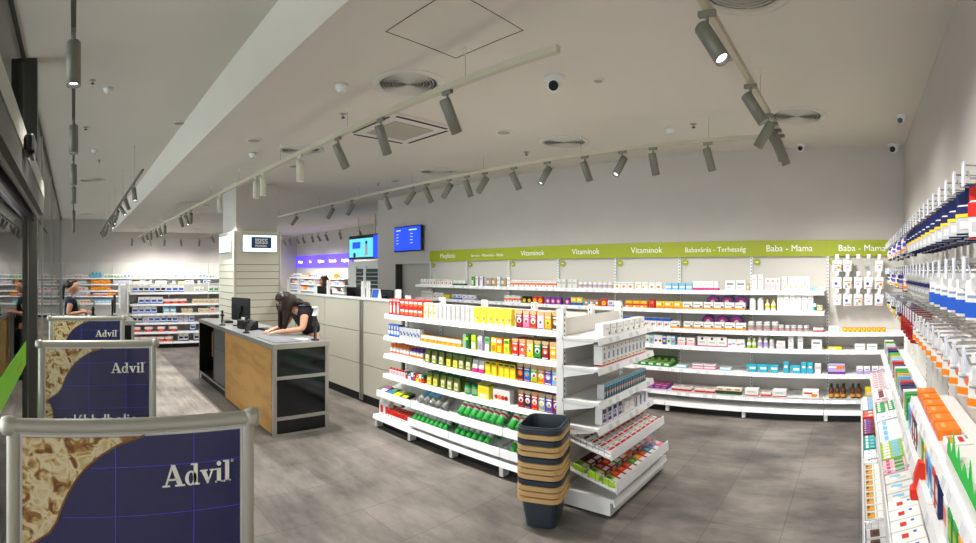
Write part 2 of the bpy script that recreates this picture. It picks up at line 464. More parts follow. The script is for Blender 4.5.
struct('wall_recess', MB().box(-8.6, -7.0, YB + .16, YB + .22, 0, 1.95, mat('door_grey', (186, 184, 178), .5)).box(-8.2, -8.17, YB - .003, YB + .16, 0, 1.86, M['dsteel']))
struct('wall_far', MB().box(XL - .12, XL, -4, 9.3, 0, CL, M['wall']))
struct('wall_dispensary', MB().box(XL, -6.9, 9.2, 9.32, 0, CH, M['wall']))
struct('wall_partition_end', MB().box(-8.83, -8.71, YB + .14, 9.2, 1.9, CH, M['wall']).box(-7.0, -6.88, YB + .14, 9.2, 0, CH, M['wall']))
# access hatch outlined in the ceiling
h = MB()
for a, b, c, d in ((-2.6, -1.98, 1.87, 1.875), (-2.6, -1.98, 2.49, 2.495), (-2.6, -2.595, 1.87, 2.49), (-1.985, -1.98, 1.87, 2.49)):
    h.box(a, b, c, d, CH - .002, CH - .0002, M['ventdark'])
struct('trim_1', h)
# column
mb = MB(); mb.box(-8.86, -8.10, 2.73, 3.5, 0, CH, M['wall'])
struct('column', mb)
mb = MB(); G = M['greengrey']
mb.box(-8.92, -8.04, 2.67, 3.535, 0, 2.40, G)
GR = mat('cladding_groove', (120, 116, 100), .7)
z = .12
while z < 1.92:
    mb.box(-8.04, -8.0385, 2.71, 3.50, z - .005, z + .005, GR); mb.box(-8.88, -8.08, 2.6685, 2.67, z - .005, z + .005, GR); z += .122
for y in (2.70, 3.505): mb.box(-8.04, -8.0385, y - .003, y + .003, 0, 2.4, GR)
mb.box(-8.045, -8.034, 2.665, 2.697, 0, 2.4, G); mb.box(-8.045, -8.034, 3.508, 3.54, 0, 2.4, G)
struct('column_cladding', mb)

# shopfront glass with its posts and header
gl = M['glass']
struct('window_1', MB().box(-4.7, XR, YG - .012, YG, 2.5, CL, gl))
struct('window_2', MB().box(XL, -4.82, YG - .012, YG, 0, CL, gl))
struct('window_3', MB().box(-4.7, -4.42, YG - .012, YG, 0, 2.5, gl))
mb = MB(); D = M['dsteel']
mb.box(-4.82, -4.70, YG, -.344, 0, CL, D); mb.box(XL, XR, YG - .03, YG + .02, CL - .012, CL, D)
mb.box(-4.82, -4.7, YG - .12, YG - .013, 0, CL, D)
for x in (-7.4, -10.5, -14.): mb.box(x - .012, x + .012, YG - .03, YG + .012, 0, CL, M['lsteel'])
mb.box(XL, -4.82, YG - .03, YG + .012, 0, .06, D)
struct('window_frame', mb)
t = thing('sliding_door_header', 'long metal header box of the automatic entrance door under the ceiling glass', 'door gear', (-2.0, -.36, 2.17))
MB().box(-2.6, 2.5, -.106, .085, .05, .33, M['dsteel']).build('housing', t)
MB().box(-2.6, 2.5, .085, .092, .20, .33, M['lsteel']).build('aluminium_cover_strip', t)
MB().box(-2.6, 2.5, -.02, .0, .0, .05, M['black']).box(-2.6, 2.5, .03, .045, .02, .05, M['steel']).build('guide_rail', t)
t = thing('door_sensor', 'black motion sensor box fixed to the metal door header', 'sensor', (-2.78, -.262, 2.36))
MB().bbox(-.10, .10, -.004, .05, 0, .09, M['black'], c=.012).build('housing', t)
MB().cyl((-.07, .03, -.004), (.07, .03, -.004), .02, M['blackgloss'], 12).build('lens_bar', t)
t = thing('sliding_door_leaf', 'glass sliding door leaf with dark stiles, parked open beside the dark post', 'door', (-3.2, -.42, 0)); t['kind'] = 'thing'
MB().box(-1.16, 1.2, -.006, .006, .1, 2.16, gl).build('glass_panel', t)
MB().box(-1.22, -1.15, -.02, .02, .02, 2.17, D).build('stile', t)
MB().box(1.2, 1.26, -.02, .02, .02, 2.17, D).build('stile', t)
MB().box(-1.16, 1.2, -.02, .02, .02, .1, D).build('bottom_rail', t)
fb = MB().box(-1.12, 1.18, .007, .0085, .9, 1.10, mat('lime_film', (120, 200, 30), .4)); f = fb.build('safety_film', t)
x = MB(); x.box(-.75, -.45, .0086, .0095, .96, 1.0, M['green']).build('printed_mark', f)

# ================================================================== back wall bays
SIGNS = ['Megfázás', 'Stressz - Memória - Alvás', 'Vitaminok', 'Vitaminok', 'Vitaminok', 'Babavárás - Terhesség', 'Baba - Mama', 'Baba - Mama']
WHICH = [f'{w_} lime-sign bay' for w_ in 'first second third fourth fifth sixth seventh eighth'.split()]
LV = [(1.476, .12), (1.243, .12), (1.003, .12), (.797, .12), (.517, .12)]
BW = .95
for i in range(8):
    x0 = XR - BW * (8 - i)
    t = thing('wall_shelving', f'white wall shelving bay under the lime {SIGNS[i]} sign' + (', in the corner' if i == 7 else ', beside the corner one' if i == 6 else [', one with yellow-white cartons nearest Stressz sign', ', middle one of three', ', beside the Babavárás sign'][i-2] if 2 <= i <= 4 else ''), 'shelving', (x0 + .003, 5.63, 0), 0, 'wall shelving bays along the back wall')
    W = BW - .006
    add_upright(t, .016, .485, 2.09, .03)
    MB().box(0, W, .49, .50, .12, 1.9, M['panel']).build('back_panel', t)
    s = MB().box(-.0028, W + .0028, .453, .475, 1.893, 2.09, M['green']).build('header_sign', t)
    m2 = MB(); add_text(m2, SIGNS[i], .112 if i not in (1, 5) else (.070 if i == 1 else .090), W/2 + (.02 if i < 7 else -.04), .452, 1.955, M['letter'], bold=0.); m2.build('lettering', s)
    b = MB(); b.cyl((.085, .48, 1.825), (.085, .472, 1.825), .043, M['green'], 24); b.box(.065, .105, .4705, .4715, 1.820, 1.830, M['letter']); b.build('round_badge', t)
    for j, (z, yf) in enumerate(LV):
        if i == 7 and j < 2: continue
        add_shelf(t, 0, W, yf, .48, z, tags=i + j)
    add_shelf(t, 0, W, .04, .48, .25, tags=i); add_shelf(t, 0, W, 0, .48, .13, name='base_deck', brackets=False)
    MB().box(0, W, .06, .08, .0, .1, M['kick']).build('kickplate', t)
    feet(t, (.02,) if i < 7 else (.02, W - .03), .01, .055, .11)
    # clear riser at the front of the low tray
    MB().box(.01, W - .01, .028, .031, .256, .33, M['acry']).build('clear_riser', t)

# ================================================================== central gondola
GX, GY = -4.53, 3.10
GF = Frame((GX, GY, 0), 0)
g = thing('gondola', 'white double-sided gondola shelving full of teas and green bottles in the shop middle', 'shelving', (GX, GY, 0))
GW = 2.43; UB = GW / 4
for k in range(5): add_upright(g, min(GW - .016, max(.016, UB * k)), .47, 1.43, .034)
MB().box(.01, GW - .01, .465, .475, .12, 1.30, M['gpanel']).build('back_panel', g)
MB().box(.02, GW - .02, .40, .404, 1.30, 1.37, M['panel']).build('card_holder', g)
GL = [(1.235, .12), (1.0, .11), (.80, .11), (.585, .10)]
for (z, yf) in GL:
    for k in range(2): add_shelf(g, 2*UB*k + (.002 if k else .05), 2*UB*(k+1) - .002, yf, .46, z, tags=k + 1)
for k in range(4): add_tray(g, UB*k + .004, UB*(k+1) - .004, .04, .44, .36, .24, fence=.05)
for k in (1, 2, 3): add_tray(g, UB*k + .004, UB*(k+1) - .004, .0, .42, .20, .12, fence=.05)
for k in range(4): add_shelf(g, UB*k + .002, UB*(k+1) - .002, 0, .46, .145, name='base_deck', brackets=False)
for z in (1.235, .95, .65, .35): MB().box(.01, GW - .01, .485, .84, z - .02, z, M['white']).build('shelf', g)
MB().box(.01, GW - .01, .485, .9, .12, .145, M['white']).build('base_deck', g)
MB().box(.02, GW - .02, .10, .12, 0, .12, M['kick']).box(.02, GW - .02, .84, .86, 0, .12, M['kick']).build('kickplate', g)
feet(g, [UB*k if 0 < k < 4 else (.03 if k == 0 else GW - .03) for k in range(5)], .012, .09, .12)

# end cap facing the aisle
EF = Frame((-1.62, 3.02, 0), PI/2)
e = thing('gondola_end_unit', 'white end unit with tilted wire trays on the aisle end of the gondola', 'shelving', (-1.62, 3.02, 0), PI/2)
EW = .95
for tt in (.02, EW - .02): add_upright(e, tt, .44, 1.43, .04, face='y')
MB().box(.04, EW - .04, .43, .44, .1, 1.36, M['panel']).build('back_panel', e)
EL = [(1.23, .12), (1.02, .12), (.78, .12), (.60, .12)]
for z, yf in EL: add_shelf(e, 0, EW, yf, .42, z, tags=2)
add_tray(e, .0, EW, .02, .41, .42, .22, fence=.045)
add_tray(e, .0, EW, -.02, .41, .20, .22, fence=.06)
add_shelf(e, 0, EW, .0, .42, .13, name='base_deck', brackets=False)
MB().box(.0, EW, .02, .42, .02, .11, M['white']).build('base_box', e)

# ================================================================== right wall bays
RB = .91
for i in range(5):
    y0 = 5.45 - RB * i
    t = thing('hook_wall_shelving', f"white side wall shelving bay with hooks above and trays below, {ordn(i + 1)} from the far corner", 'shelving', (.03, y0 - .003, 0), -PI/2, 'hook and tray bays along the side wall')
    W = RB - .006
    add_upright(t, .016, .49, 2.09, .03)
    MB().box(0, W, .495, .505, .1, 1.9, M['panel']).build('back_panel', t)
    MB().box(0, W, .47, .49, 1.893, 2.09, M['green']).build('header_sign', t)
    add_shelf(t, 0, W, .22, .485, .85, tags=1)
    if i >= 3: add_shelf(t, 0, W, .26, .485, 1.02, tags=2)
    add_tray(t, 0, W, .0, .30, .30, .12, fence=.035); add_tray(t, 0, W, .10, .46, .575, .22, fence=.035)
    add_shelf(t, 0, W, .02, .485, .13, name='base_deck', brackets=False)
    MB().box(0, W, .06, .08, 0, .1, M['kick']).build('kickplate', t)
    w = MB()
    for z in (1.45, 1.72, 1.96): w.cyl((0, .455, z), (W, .455, z), .006, M['wire'], 6)
    w.build('hook_rail', t)
    feet(t, (.02,), .01, .055, .11)
RF = Frame((.03, 5.45, 0), -PI/2)

# ================================================================== goods: kinds
C = carton
def med(desc, w, d, h, base, spec, name='medicine_carton', top=None): return carton(name, 'carton', desc, w, d, h, base, spec, top)
k_reddot = med('white carton with red dot', .075, .05, .095, 'white', 'c .5 .3 .2 red; r .2 .8 .62 .7 grey')
k_whor = med('white carton with orange spot', .085, .05, .09, 'white', 'c .5 .4 .22 orange; r .1 .9 .78 .86 bluegrey')
k_whgr = med('white and green low carton', .09, .05, .08, 'white', 'b 0 .4 dgreen; r .1 .6 .6 .7 green')
k_grtall = med('bright green tall carton', .07, .05, .15, 'green', 'r .1 .6 .1 .6 white; r .7 .9 .2 .9 lime')
k_whpur = med('white carton with purple edge', .09, .05, .15, 'white', 'r .7 1 0 1 purple; r .1 .5 .7 .8 grey')
k_gryor = med('grey carton with amber edge', .10, .05, .13, 'grey', 'r .75 1 0 1 amber; r .1 .6 .3 .7 offwhite')
k_whtl = med('tall plain white carton', .06, .05, .15, 'white', 'r .2 .8 .6 .7 lilac; r .2 .8 .2 .25 grey')
k_orow = med('white carton with orange red stripe', .10, .05, .10, 'white', 'b .35 .62 coral; c .5 .2 .12 red; r .1 .9 .8 .9 silver')
k_whgrey = med('white and silver squat carton', .07, .05, .12, 'offwhite', 'r .1 .9 .5 .7 silver')
k_round = jar('white_jar', 'white jar with pastel cap', .032, .09, 'white', 'offwhite', 'lilac', 'yellow')
k_whgo = med('white carton with green swoosh', .085, .05, .09, 'white', 'r .1 .9 .6 .72 lime; c .3 .35 .15 orange')
k_lblue = med('pale blue carton', .08, .05, .085, 'sky', 'r .1 .9 .3 .6 white')
k_mag = med('white carton with magenta base', .062, .05, .11, 'white', 'b 0 .28 magenta; r .2 .8 .6 .7 rose')
k_whblue = med('white carton with navy wording', .12, .05, .12, 'white', 'r .15 .85 .6 .72 navy; r .2 .6 .3 .36 grey')
k_tan = med('small tan carton', .03, .04, .09, 'tan', 'r .2 .8 .3 .7 white')
k_wtall2 = med('tall white box with pale print', .065, .05, .19, 'white', 'r .2 .8 .7 .76 grey; r .2 .8 .2 .4 offwhite')
k_pinktall = med('tall blush pink carton', .055, .05, .15, 'white', 'r 0 1 0 .55 rose; r .3 .7 .7 .85 coral')
k_grntall = med('tall white carton with green mark', .058, .05, .17, 'white', 'c .5 .3 .22 lime; r .1 .9 .62 .78 silver')
k_lowblue = med('low pale blue carton', .08, .05, .045, 'sky', 'r .5 .9 .3 .7 white')
k_lowpink = med('low pink carton', .08, .05, .05, 'rose', 'r .1 .5 .3 .7 white')
k_grnyel = med('green and yellow small carton', .07, .05, .07, 'lime', 'b .5 1 yellow')
k_blwh = med('white and blue wide carton', .10, .05, .08, 'white', 'b 0 .4 blue; r .2 .8 .55 .8 blue')
k_lil = med('white and lilac wide carton', .09, .05, .08, 'white', 'b 0 .35 lilac; r .2 .8 .5 .7 violet')
k_bkyel = med('black carton with yellow sun', .08, .05, .10, 'black', 'c .5 .4 .36 yellow')
k_redyel = med('red carton with yellow flower', .085, .05, .10, 'red', 'c .5 .45 .36 yellow; c .5 .45 .16 orange')
k_pur = med('purple carton with pink flower', .085, .05, .10, 'purple', 'c .5 .45 .36 pink; c .5 .45 .16 white')
k_yelbl = med('yellow carton with blue foot', .09, .05, .11, 'yellow', 'b 0 .35 blue; r .2 .8 .6 .8 white')
k_cyor = med('orange and cyan carton', .075, .05, .08, 'orange', 'r 0 .4 0 1 cyan; r .5 .9 .4 .7 white')
k_yelred = med('yellow carton with red band', .10, .05, .09, 'amber', 'b .35 .55 red; r .2 .8 .66 .9 yellow; r .1 .4 .1 .25 white')
k_redbox = med('plain red carton', .07, .05, .11, 'red', 'r .2 .8 .5 .8 coral')
k_yelor = med('yellow orange flat carton', .115, .05, .09, 'yellow', 'b 0 .3 orange; r .1 .6 .5 .8 white; r .7 .9 .4 .8 orange')
k_whyel = med('white carton with yellow base', .12, .05, .09, 'white', 'b 0 .3 amber; r .1 .8 .6 .72 grey; r .7 .95 .3 .5 purple', name='vitamin_carton')
k_blflow = med('white carton with blue top', .085, .05, .12, 'white', 'b .7 1 blue; c .35 .35 .2 coral; c .65 .4 .15 sky')
k_multi = [med(f'{a} and {b} small mixed carton', .055, .05, .11, a, f'c .5 .4 .3 {b}; r .1 .9 .75 .9 white') for a, b in (('white', 'red'), ('blue', 'yellow'), ('offwhite', 'green'), ('sky', 'orange'), ('white', 'purple'))]
k_rose = med('pale pink carton', .10, .05, .095, 'white', 'b 0 .4 rose; r .2 .8 .6 .7 coral')
k_cherry = med('white carton with cherry mark', .12, .05, .12, 'white', 'c .5 .8 .14 maroon; b 0 .12 magenta; r .2 .8 .35 .5 silver')
k_baby = med('white carton with pink scribble', .10, .05, .10, 'white', 'r .1 .5 .3 .5 pink; r .55 .9 .4 .6 sky')
k_greenbx = med('grass green flat pack', .10, .10, .045, 'green', 'r .1 .7 .4 .9 white; T .1 .9 .1 .45 lime; T .1 .9 .55 .9 white')
k_dkgreen = med('dark green and purple pack', .09, .05, .09, 'dgreen', 'c .5 .5 .3 lime; r .1 .4 .1 .4 purple')
k_flatlb = med('flat pale blue box', .13, .10, .035, 'white', 'b 0 .4 sky; T .1 .9 .2 .6 sky')
k_flatpb = med('flat pink and blue box', .14, .10, .03, 'white', 'b 0 .5 pink; T .1 .9 .1 .4 blue; T .1 .9 .55 .85 rose')
k_cyan = med('turquoise carton', .12, .08, .09, 'cyan', 'r .3 .9 .4 .7 white; r .05 .25 .1 .3 coral', top='cyan')
k_cyant = med('tall turquoise carton', .06, .05, .13, 'cyan', 'r .2 .8 .5 .7 white')
k_purbox = med('wide lilac box with orange label', .20, .07, .12, 'lilac', 'b 0 .25 purple; r .5 .95 .5 .8 orange; r .05 .5 .6 .75 white')
k_lils = med('small lilac and white carton', .075, .05, .09, 'white', 'b 0 .5 lilac; r .2 .8 .6 .7 violet')
k_magf = med('magenta flat pack', .085, .10, .04, 'purple', 'T .1 .9 .1 .5 pink; T .1 .9 .6 .9 magenta; r .2 .8 .3 .7 pink')
k_redf = med('red and white flat pack', .12, .10, .045, 'white', 'b 0 .5 red; T .1 .9 .2 .5 red; T .2 .8 .6 .9 silver')
k_brgr = med('white box with brown green front', .10, .06, .075, 'white', 'b 0 .3 dgreen; b .3 .55 brown; r .2 .8 .65 .9 gold')
k_wred = med('white box with red foot', .16, .10, .08, 'white', 'b 0 .15 red; r .2 .8 .5 .65 silver; T .2 .8 .3 .6 offwhite')
k_who = med('white box with orange lettering', .19, .08, .09, 'white', 'r .1 .6 .5 .7 red; r .55 .9 .15 .5 orange')
k_yelb = med('yellow wide box', .13, .08, .12, 'yellow', 'r .1 .9 .35 .65 cream; b 0 .12 amber')
k_yelow = med('low yellow carton', .16, .05, .035, 'yellow', 'r .1 .6 .3 .7 white')
k_whlow = med('low white carton with blue print', .12, .06, .07, 'white', 'r .1 .9 .5 .65 sky; b 0 .1 amber')
k_wbot = bottle('lotion_bottle', 'bottle', 'white lotion bottle', .038, .15, 'white', 'offwhite', 'offwhite', (.2, .7), .8, .9)
k_ybot = bottle('nasal_spray', 'bottle', 'small white bottle with yellow cap', .028, .13, 'white', 'yellow', 'yellow', (.25, .5), .4, .75)
k_coralj = jar('formula_jar', 'grey jar with coral band', .044, .11, 'silver', 'offwhite', 'grey', 'coral')
k_corals = jar('baby_food_jar', 'small grey jar with coral band', .034, .075, 'silver', 'silver', 'grey', 'coral')
k_teald = bottle('lotion_bottle', 'bottle', 'slim teal bottle', .018, .11, 'white', 'teal', 'teal', (.1, .5), .6, .85)
k_limeb = bottle('juice_bottle', 'bottle', 'lime green bottle with white cap', .026, .12, 'lime', 'white', 'white', (.3, .6), .5, .8)
k_clrb = bottle('clear_bottle', 'bottle', 'clear bottle with purple label', .028, .13, 'white', 'offwhite', 'lilac', (.2, .6), .5, .8)
k_grcap = bottle('lotion_bottle', 'bottle', 'white bottle with green cap', .03, .15, 'offwhite', 'green', 'silver', (.2, .6), .5, .78)
k_amber = jar('amber_jar', 'small amber jar with cream label', .036, .07, 'amber', 'cream', 'cream')
k_brown = bottle('syrup_bottle', 'bottle', 'brown syrup bottle', .03, .15, 'brown', 'black', 'amber', (.12, .35), .45, .78)
def disc_make():
    mb = MB(); mb.cyl((0, .0, .085), (0, .03, .085), .085, col('purple'), 24); mb.cyl((0, -.0006, .085), (0, .0, .085), .058, col('magenta'), 24)
    mb.cyl((0, -.0012, .085), (0, -.0006, .085), .03, col('white'), 20)
    return tag(mb.build('round_gift_tin'), 'x', 'tin')
k_disc = Kind('round_gift_tin', 'tin', 'round purple tin standing behind cartons', .17, .03, .17, disc_make)

# ---------------------------------------------------------------- back wall goods
WF = Frame((-7.05, 5.63, 0), 0)
Z1, Z2, Z3, Z4, Z5, Z6 = 1.476, 1.243, 1.003, .797, .517, .25
def B(z, lev, t, items, rows=1, d=.135):
    """t picks the bay for the wording"""
    for it in items:
        i = min(7, int(it[2] / BW)); run(WF, z, f"{lev} shelf, {WHICH[i]}", [it], d=d, rows=rows)
B(Z1, 'top', 0, [(k_reddot, 5, .12, .012), (k_whor, 4, .57, .012), (k_whgr, 3, .97, .008), (k_grtall, 1, 1.40, .01), (k_whpur, 2, 1.49, .01), (k_gryor, 2, 1.73, .01), (k_whtl, 1, 1.95, 0), (k_gryor, 1, 2.03, 0),
    (k_whtl, 1, 2.15, 0), (k_orow, 8, 2.23, .004), (k_whgrey, 2, 3.07, .006), (k_whgrey, 2, 3.25, .01), (k_round, 7, 3.42, .012), (k_whor, 3, 3.98, .01), (k_whgo, 2, 4.28, .008), (k_whor, 2, 4.47, .008), (k_lblue, 4, 4.70, .01),
    (k_mag, 5, 5.06, .004), (k_whblue, 2, 5.50 - .03, .01), (k_tan, 1, 5.63 + .1, 0), (k_wtall2, 2, 5.79, .012), (k_pinktall, 3, 5.96, .004), (k_grntall, 5, 6.16, .008), (k_lowblue, 1, 6.50, 0), (k_lowpink, 1, 6.585 - .0, 0)])
B(Z2, 'second', 0, [(k_whgrey, 4, .14, .01), (k_reddot, 3, .47, .01), (k_grnyel, 2, .74, .005), (k_blwh, 2, .96, .006), (k_lil, 3, 1.19, .006), (k_orow, 3, 2.1, .008), (k_bkyel, 2, 2.45, .01), (k_redyel, 2, 2.64, .01),
    (k_pur, 3, 2.87, .006), (k_pur, 1, 3.20, 0), (k_yelbl, 2, 3.30, .006), (k_cyor, 3, 3.50, .006), (k_redyel, 1, 3.78, 0), (k_lil, 2, 3.88, .006), (k_yelred, 3, 4.14, .006), (k_redbox, 1, 4.48, 0), (k_yelor, 3, 4.57, .006),
    (k_whyel, 3, 4.96 - .03, .015), (k_whyel, 3, 5.33 - .0, .012), (k_wbot, 2, 5.79 - .03, .02), (k_ybot, 2, 5.95, .015), (k_wtall2, 6, 6.12 - .02, .006), (k_teald, 1, 6.52, 0), (k_amber, 1, 6.56, 0)])
for x in (5.28, 5.46, 5.64): lay(k_disc, WF, x, .25, Z2, f'second shelf, {WHICH[5]}')
B(Z3, 'third', 0, [(k_orow, 4, .2, .01), (k_bkyel, 4, 2.2, .01), (k_bkyel, 3, 2.62 + .1, .01), (k_blflow, 3, 4.1, .01), (k_blflow, 4, 4.40, .008), (k_whyel, 1, 4.77, 0), (k_whyel, 5, 4.94, .012), (k_whyel, 1, 5.60, 0),
    (k_coralj, 4, 5.735, .008), (k_corals, 5, 6.11, .006), (k_redf, 1, 6.58 - .06, 0)])
for x in (5.22, 5.40, 5.58): lay(k_disc, WF, x, .25, Z3, f'third shelf, {WHICH[5]}')
its = []
for q in range(9): its.append((k_multi[q % 5], 1, 4.33 + q * .058 - .02, 0))
B(Z4, 'fourth', 0, its + [(k_rose, 1, 4.86, 0), (k_rose, 1, 4.98, 0), (k_cherry, 3, 5.12, .004), (k_baby, 2, 5.50, .006), (k_limeb, 2, 5.73, .01), (k_clrb, 2, 5.86, .015), (k_grcap, 1, 6.0, 0),
    (k_rose, 1, 6.09, 0), (k_whtl, 1, 6.23, 0), (k_whtl, 1, 6.34, 0), (k_whblue, 1, 6.5, 0), (k_yelow, 1, 6.69, 0), (k_whlow, 2, 7.0, .02)])
B(Z5, 'fifth', 0, [(k_greenbx, 5, 4.25, .006, 2)], d=.13)
B(Z5, 'fifth', 0, [(k_dkgreen, 5, 4.29, .004)], d=.36)
B(Z5, 'fifth', 0, [(k_flatlb, 1, 4.86 - .02, .01), (k_flatpb, 2, 5.05, .01, 1, 2), (k_flatlb, 1, 5.40, 0), (k_cyan, 3, 5.73, .01), (k_cyant, 1, 6.17, .01), (k_cyan, 1, 6.25, 0), (k_cyant, 2, 6.39 - .01, .015),
    (k_whgrey, 1, 6.54, 0), (k_purbox, 1, 6.69, 0), (k_lils, 2, 7.02, .01), (k_lils, 2, 7.2, .01)], d=.14)
B(Z6, 'lowest', 0, [(k_magf, 5, 4.30, .004, 2), (k_redf, 2, 4.80, .01), (k_redf, 2, 5.10, .01), (k_brgr, 3, 5.37, .005, 1, 1), (k_wred, 1, 5.72, 0), (k_redf, 1, 5.91, 0), (k_wred, 1, 6.05, 0), (k_who, 1, 6.40, 0), (k_brown, 3, 6.70, .01, 2), (k_brown, 2, 6.95, .01, 2), (k_yelb, 1, 7.12, 0)], d=.09)
# hanging baby goods on hooks in the corner bay
k_baby1 = hang_card('baby_blister_pack', 'white blister pack with orange teether', .105, .185, 'white', 'offwhite', 'r .05 .95 .82 .95 coral; c .7 .5 .22 orange; c .3 .3 .2 sky; r .1 .5 .05 .14 red')
k_baby2 = hang_card('baby_blister_pack', 'white blister pack with blue spout', .105, .185, 'white', 'offwhite', 'r .1 .9 .06 .16 red; c .35 .6 .22 blue')
k_baby3 = hang_card('baby_blister_pack', 'clear blister pack with pale dummy', .10, .18, 'offwhite', 'white', 'c .5 .5 .22 lilac; r .1 .9 .85 .93 coral')
def hook_make():
    o = MB().cyl((0, 0, 0), (0, -.21, 0), .003, M['wire'], 6).cyl((0, 0, .03), (0, -.215, .03), .002, M['wire'], 5).cyl((0, -.21, 0), (0, -.215, .018), .003, M['wire'], 6).build('display_hook')
    tag(o, 'x', 'hook')
    MB().box(-.02, .02, -.219, -.216, .0, .05, M['lip']).build('price_tag', o)
    return o
k_hook = Kind('display_hook', 'hook', 'x', .04, .2, .05, hook_make)
nh = 0
for r, z in enumerate((1.86, 1.66, 1.46)):
    for c in range(5):
        t = 6.80 + c * .125 - .01
        k_hook.put(WF(t, .485, z), (0, 0, 0), f"wire display hook, {ordn(c+1)} across, {ordn(r+1)} row, corner Baba-Mama bay", None, 'hooks in the corner bay')
        kk = [k_baby1, k_baby3, k_baby2][(r * 2 + c) % 3]
        if r == 0 and c in (2, 3): continue
        n = 3 if c != 2 else 2
        for q in range(n):
            lay(kk, WF, t, .30 + q * .045, z - .004, f'{ordn(c+1)} hook, {ordn(r+1)} row, corner bay', row=['foremost', 'middle', 'hindmost'][q], solo=True)
k_orsm = med('small orange and lime carton', .05, .05, .055, 'orange', 'r 0 .5 0 .4 lime; r .2 .8 .5 .9 yellow')
B(Z3, 'hook bay', 0, [(k_whlow, 1, 6.70, 0), (k_orsm, 9, 6.86, .006)])

# ---------------------------------------------------------------- gondola goods
k_red3 = med('tall red carton with white bottle print', .062, .06, .175, 'red', 'r .25 .75 .12 .6 white; r .1 .9 .85 .95 white; r .35 .65 .62 .75 offwhite', name='vitamin_carton')
k_redw = med('red carton with white lettering', .072, .06, .085, 'red', 'r .1 .9 .55 .8 white; r .2 .8 .2 .4 coral; b .42 .5 orange', name='vitamin_carton')
k_yw = med('white carton with golden stripe', .058, .05, .155, 'white', 'r 0 .35 0 1 amber; c .65 .4 .25 gold; r .45 .9 .8 .9 grey', name='vitamin_carton')
k_gw = med('white carton with grey side', .05, .05, .15, 'offwhite', 'r 0 .35 0 1 grey; r .45 .9 .7 .8 silver; r .5 .85 .2 .3 grey', name='vitamin_carton')
k_yf = med('yellow flowered tea carton', .064, .06, .15, 'lemon', 'c .3 .7 .2 yellow; c .7 .35 .24 gold; r .1 .9 .05 .12 white; c .4 .3 .12 white', name='tea_carton')
h1 = [house(f'{n} tea carton with animal face', a, b, m) for n, a, b, m in (('dark red', 'dred', 'maroon', 'white'), ('pale pink', 'pink', 'red', 'rose'), ('crimson', 'red', 'green', 'white'), ('lilac pink', 'rose', 'violet', 'white'), ('golden yellow', 'amber', 'green', 'yellow'), ('dark brown', 'brown', 'white', 'tan'))]
h2 = [house(f'{n} tea carton with animal face', a, b, m) for n, a, b, m in (('scarlet', 'red', 'white', 'coral'), ('tomato red', 'coral', 'white', 'red'), ('yellow', 'yellow', 'orange', 'white'), ('green', 'green', 'black', 'white'), ('brick red', 'dred', 'white', 'coral'), ('orange yellow', 'amber', 'white', 'yellow'))]
h3 = [house(f'{n} tea carton with animal face', a, b, m) for n, a, b, m in (('maroon', 'maroon', 'orange', 'coral'), ('blue', 'blue', 'orange', 'cyan'), ('lime', 'lime', 'red', 'white'), ('orange', 'orange', 'yellow', 'white'), ('purple', 'violet', 'white', 'lilac'), ('sky blue', 'sky', 'orange', 'white'))]
h4 = [house(f'{n} tea carton with animal face', a, b, m) for n, a, b, m in (('wine red', 'dred', 'red', 'white'), ('navy', 'navy', 'orange', 'white'), ('rust red', 'red', 'orange', 'white'), ('grey blue', 'bluegrey', 'yellow', 'white'), ('indigo', 'violet', 'gold', 'white'), ('brick', 'dred', 'blue', 'white'))]
k_bl3 = med('blue and white patterned carton', .045, .06, .13, 'blue', 'r .1 .9 .2 .5 white; r .2 .8 .6 .9 silver; c .5 .2 .2 sky', name='vitamin_carton')
k_bl4 = med('silver carton with blue swirl', .052, .06, .115, 'silver', 'c .35 .55 .22 blue; r .5 .9 .3 .5 navy; r .1 .9 .05 .15 white', name='vitamin_carton', top='dgrey')
k_amb = med('low amber carton with white top', .075, .06, .065, 'amber', 'b .55 1 white; c .4 .35 .25 orange', name='tea_carton')
k_grn = med('dark green tea carton', .085, .06, .13, 'dgreen', 'r 0 .5 0 1 sage; r .2 .8 .6 .8 lime', name='tea_carton')
k_tea = [med(f'{n} tea carton', .058, .06, .13, b, f'r .15 .85 .1 .5 {c}; r .1 .9 .7 .9 {e}', name='tea_carton') for n, b, c, e in (('lime', 'lime', 'white', 'yellow'), ('lilac', 'lilac', 'grey', 'white'), ('sage green', 'sage', 'white', 'green'), ('yellow orange', 'yellow', 'orange', 'white'), ('bright orange', 'orange', 'yellow', 'white'), ('lemon and green', 'lemon', 'lime', 'green'))]
k_owb = bottle('supplement_bottle', 'bottle', 'white bottle with orange cap', .024, .12, 'white', 'orange', 'coral', (.2, .35), .7, .72)
k_pub = bottle('supplement_bottle', 'bottle', 'white bottle with purple cap', .024, .11, 'white', 'purple', 'orange', (.2, .4), .7, .72)
k_pou = pouch('tea_pouch', 'olive tea pouch with cream label', .072, .135, 'olive', 'r .2 .8 .2 1.2 cream; c .5 .6 .2 sage; r .25 .75 .4 .6 lime')
k_pou2 = pouch('tea_pouch', 'yellow green tea pouch', .072, .135, 'olive', 'r .15 .85 .1 1.1 lemon; c .5 .6 .2 tan')
k_pnk = pouch('tea_pouch', 'white pouch with magenta foot', .06, .12, 'offwhite', 'b 0 .6 magenta; r .2 .8 .8 1.2 white', 'grey')
k_yct = med('dark topped yellow tea carton', .058, .06, .12, 'yellow', 'r .1 .9 .8 .95 dgreen; r .2 .8 .3 .6 lemon', name='tea_carton', top='dgreen')
k_gjar = jar('herb_jar', 'green herb jar with pale label', .038, .10, 'green', 'dgreen', 'sage')
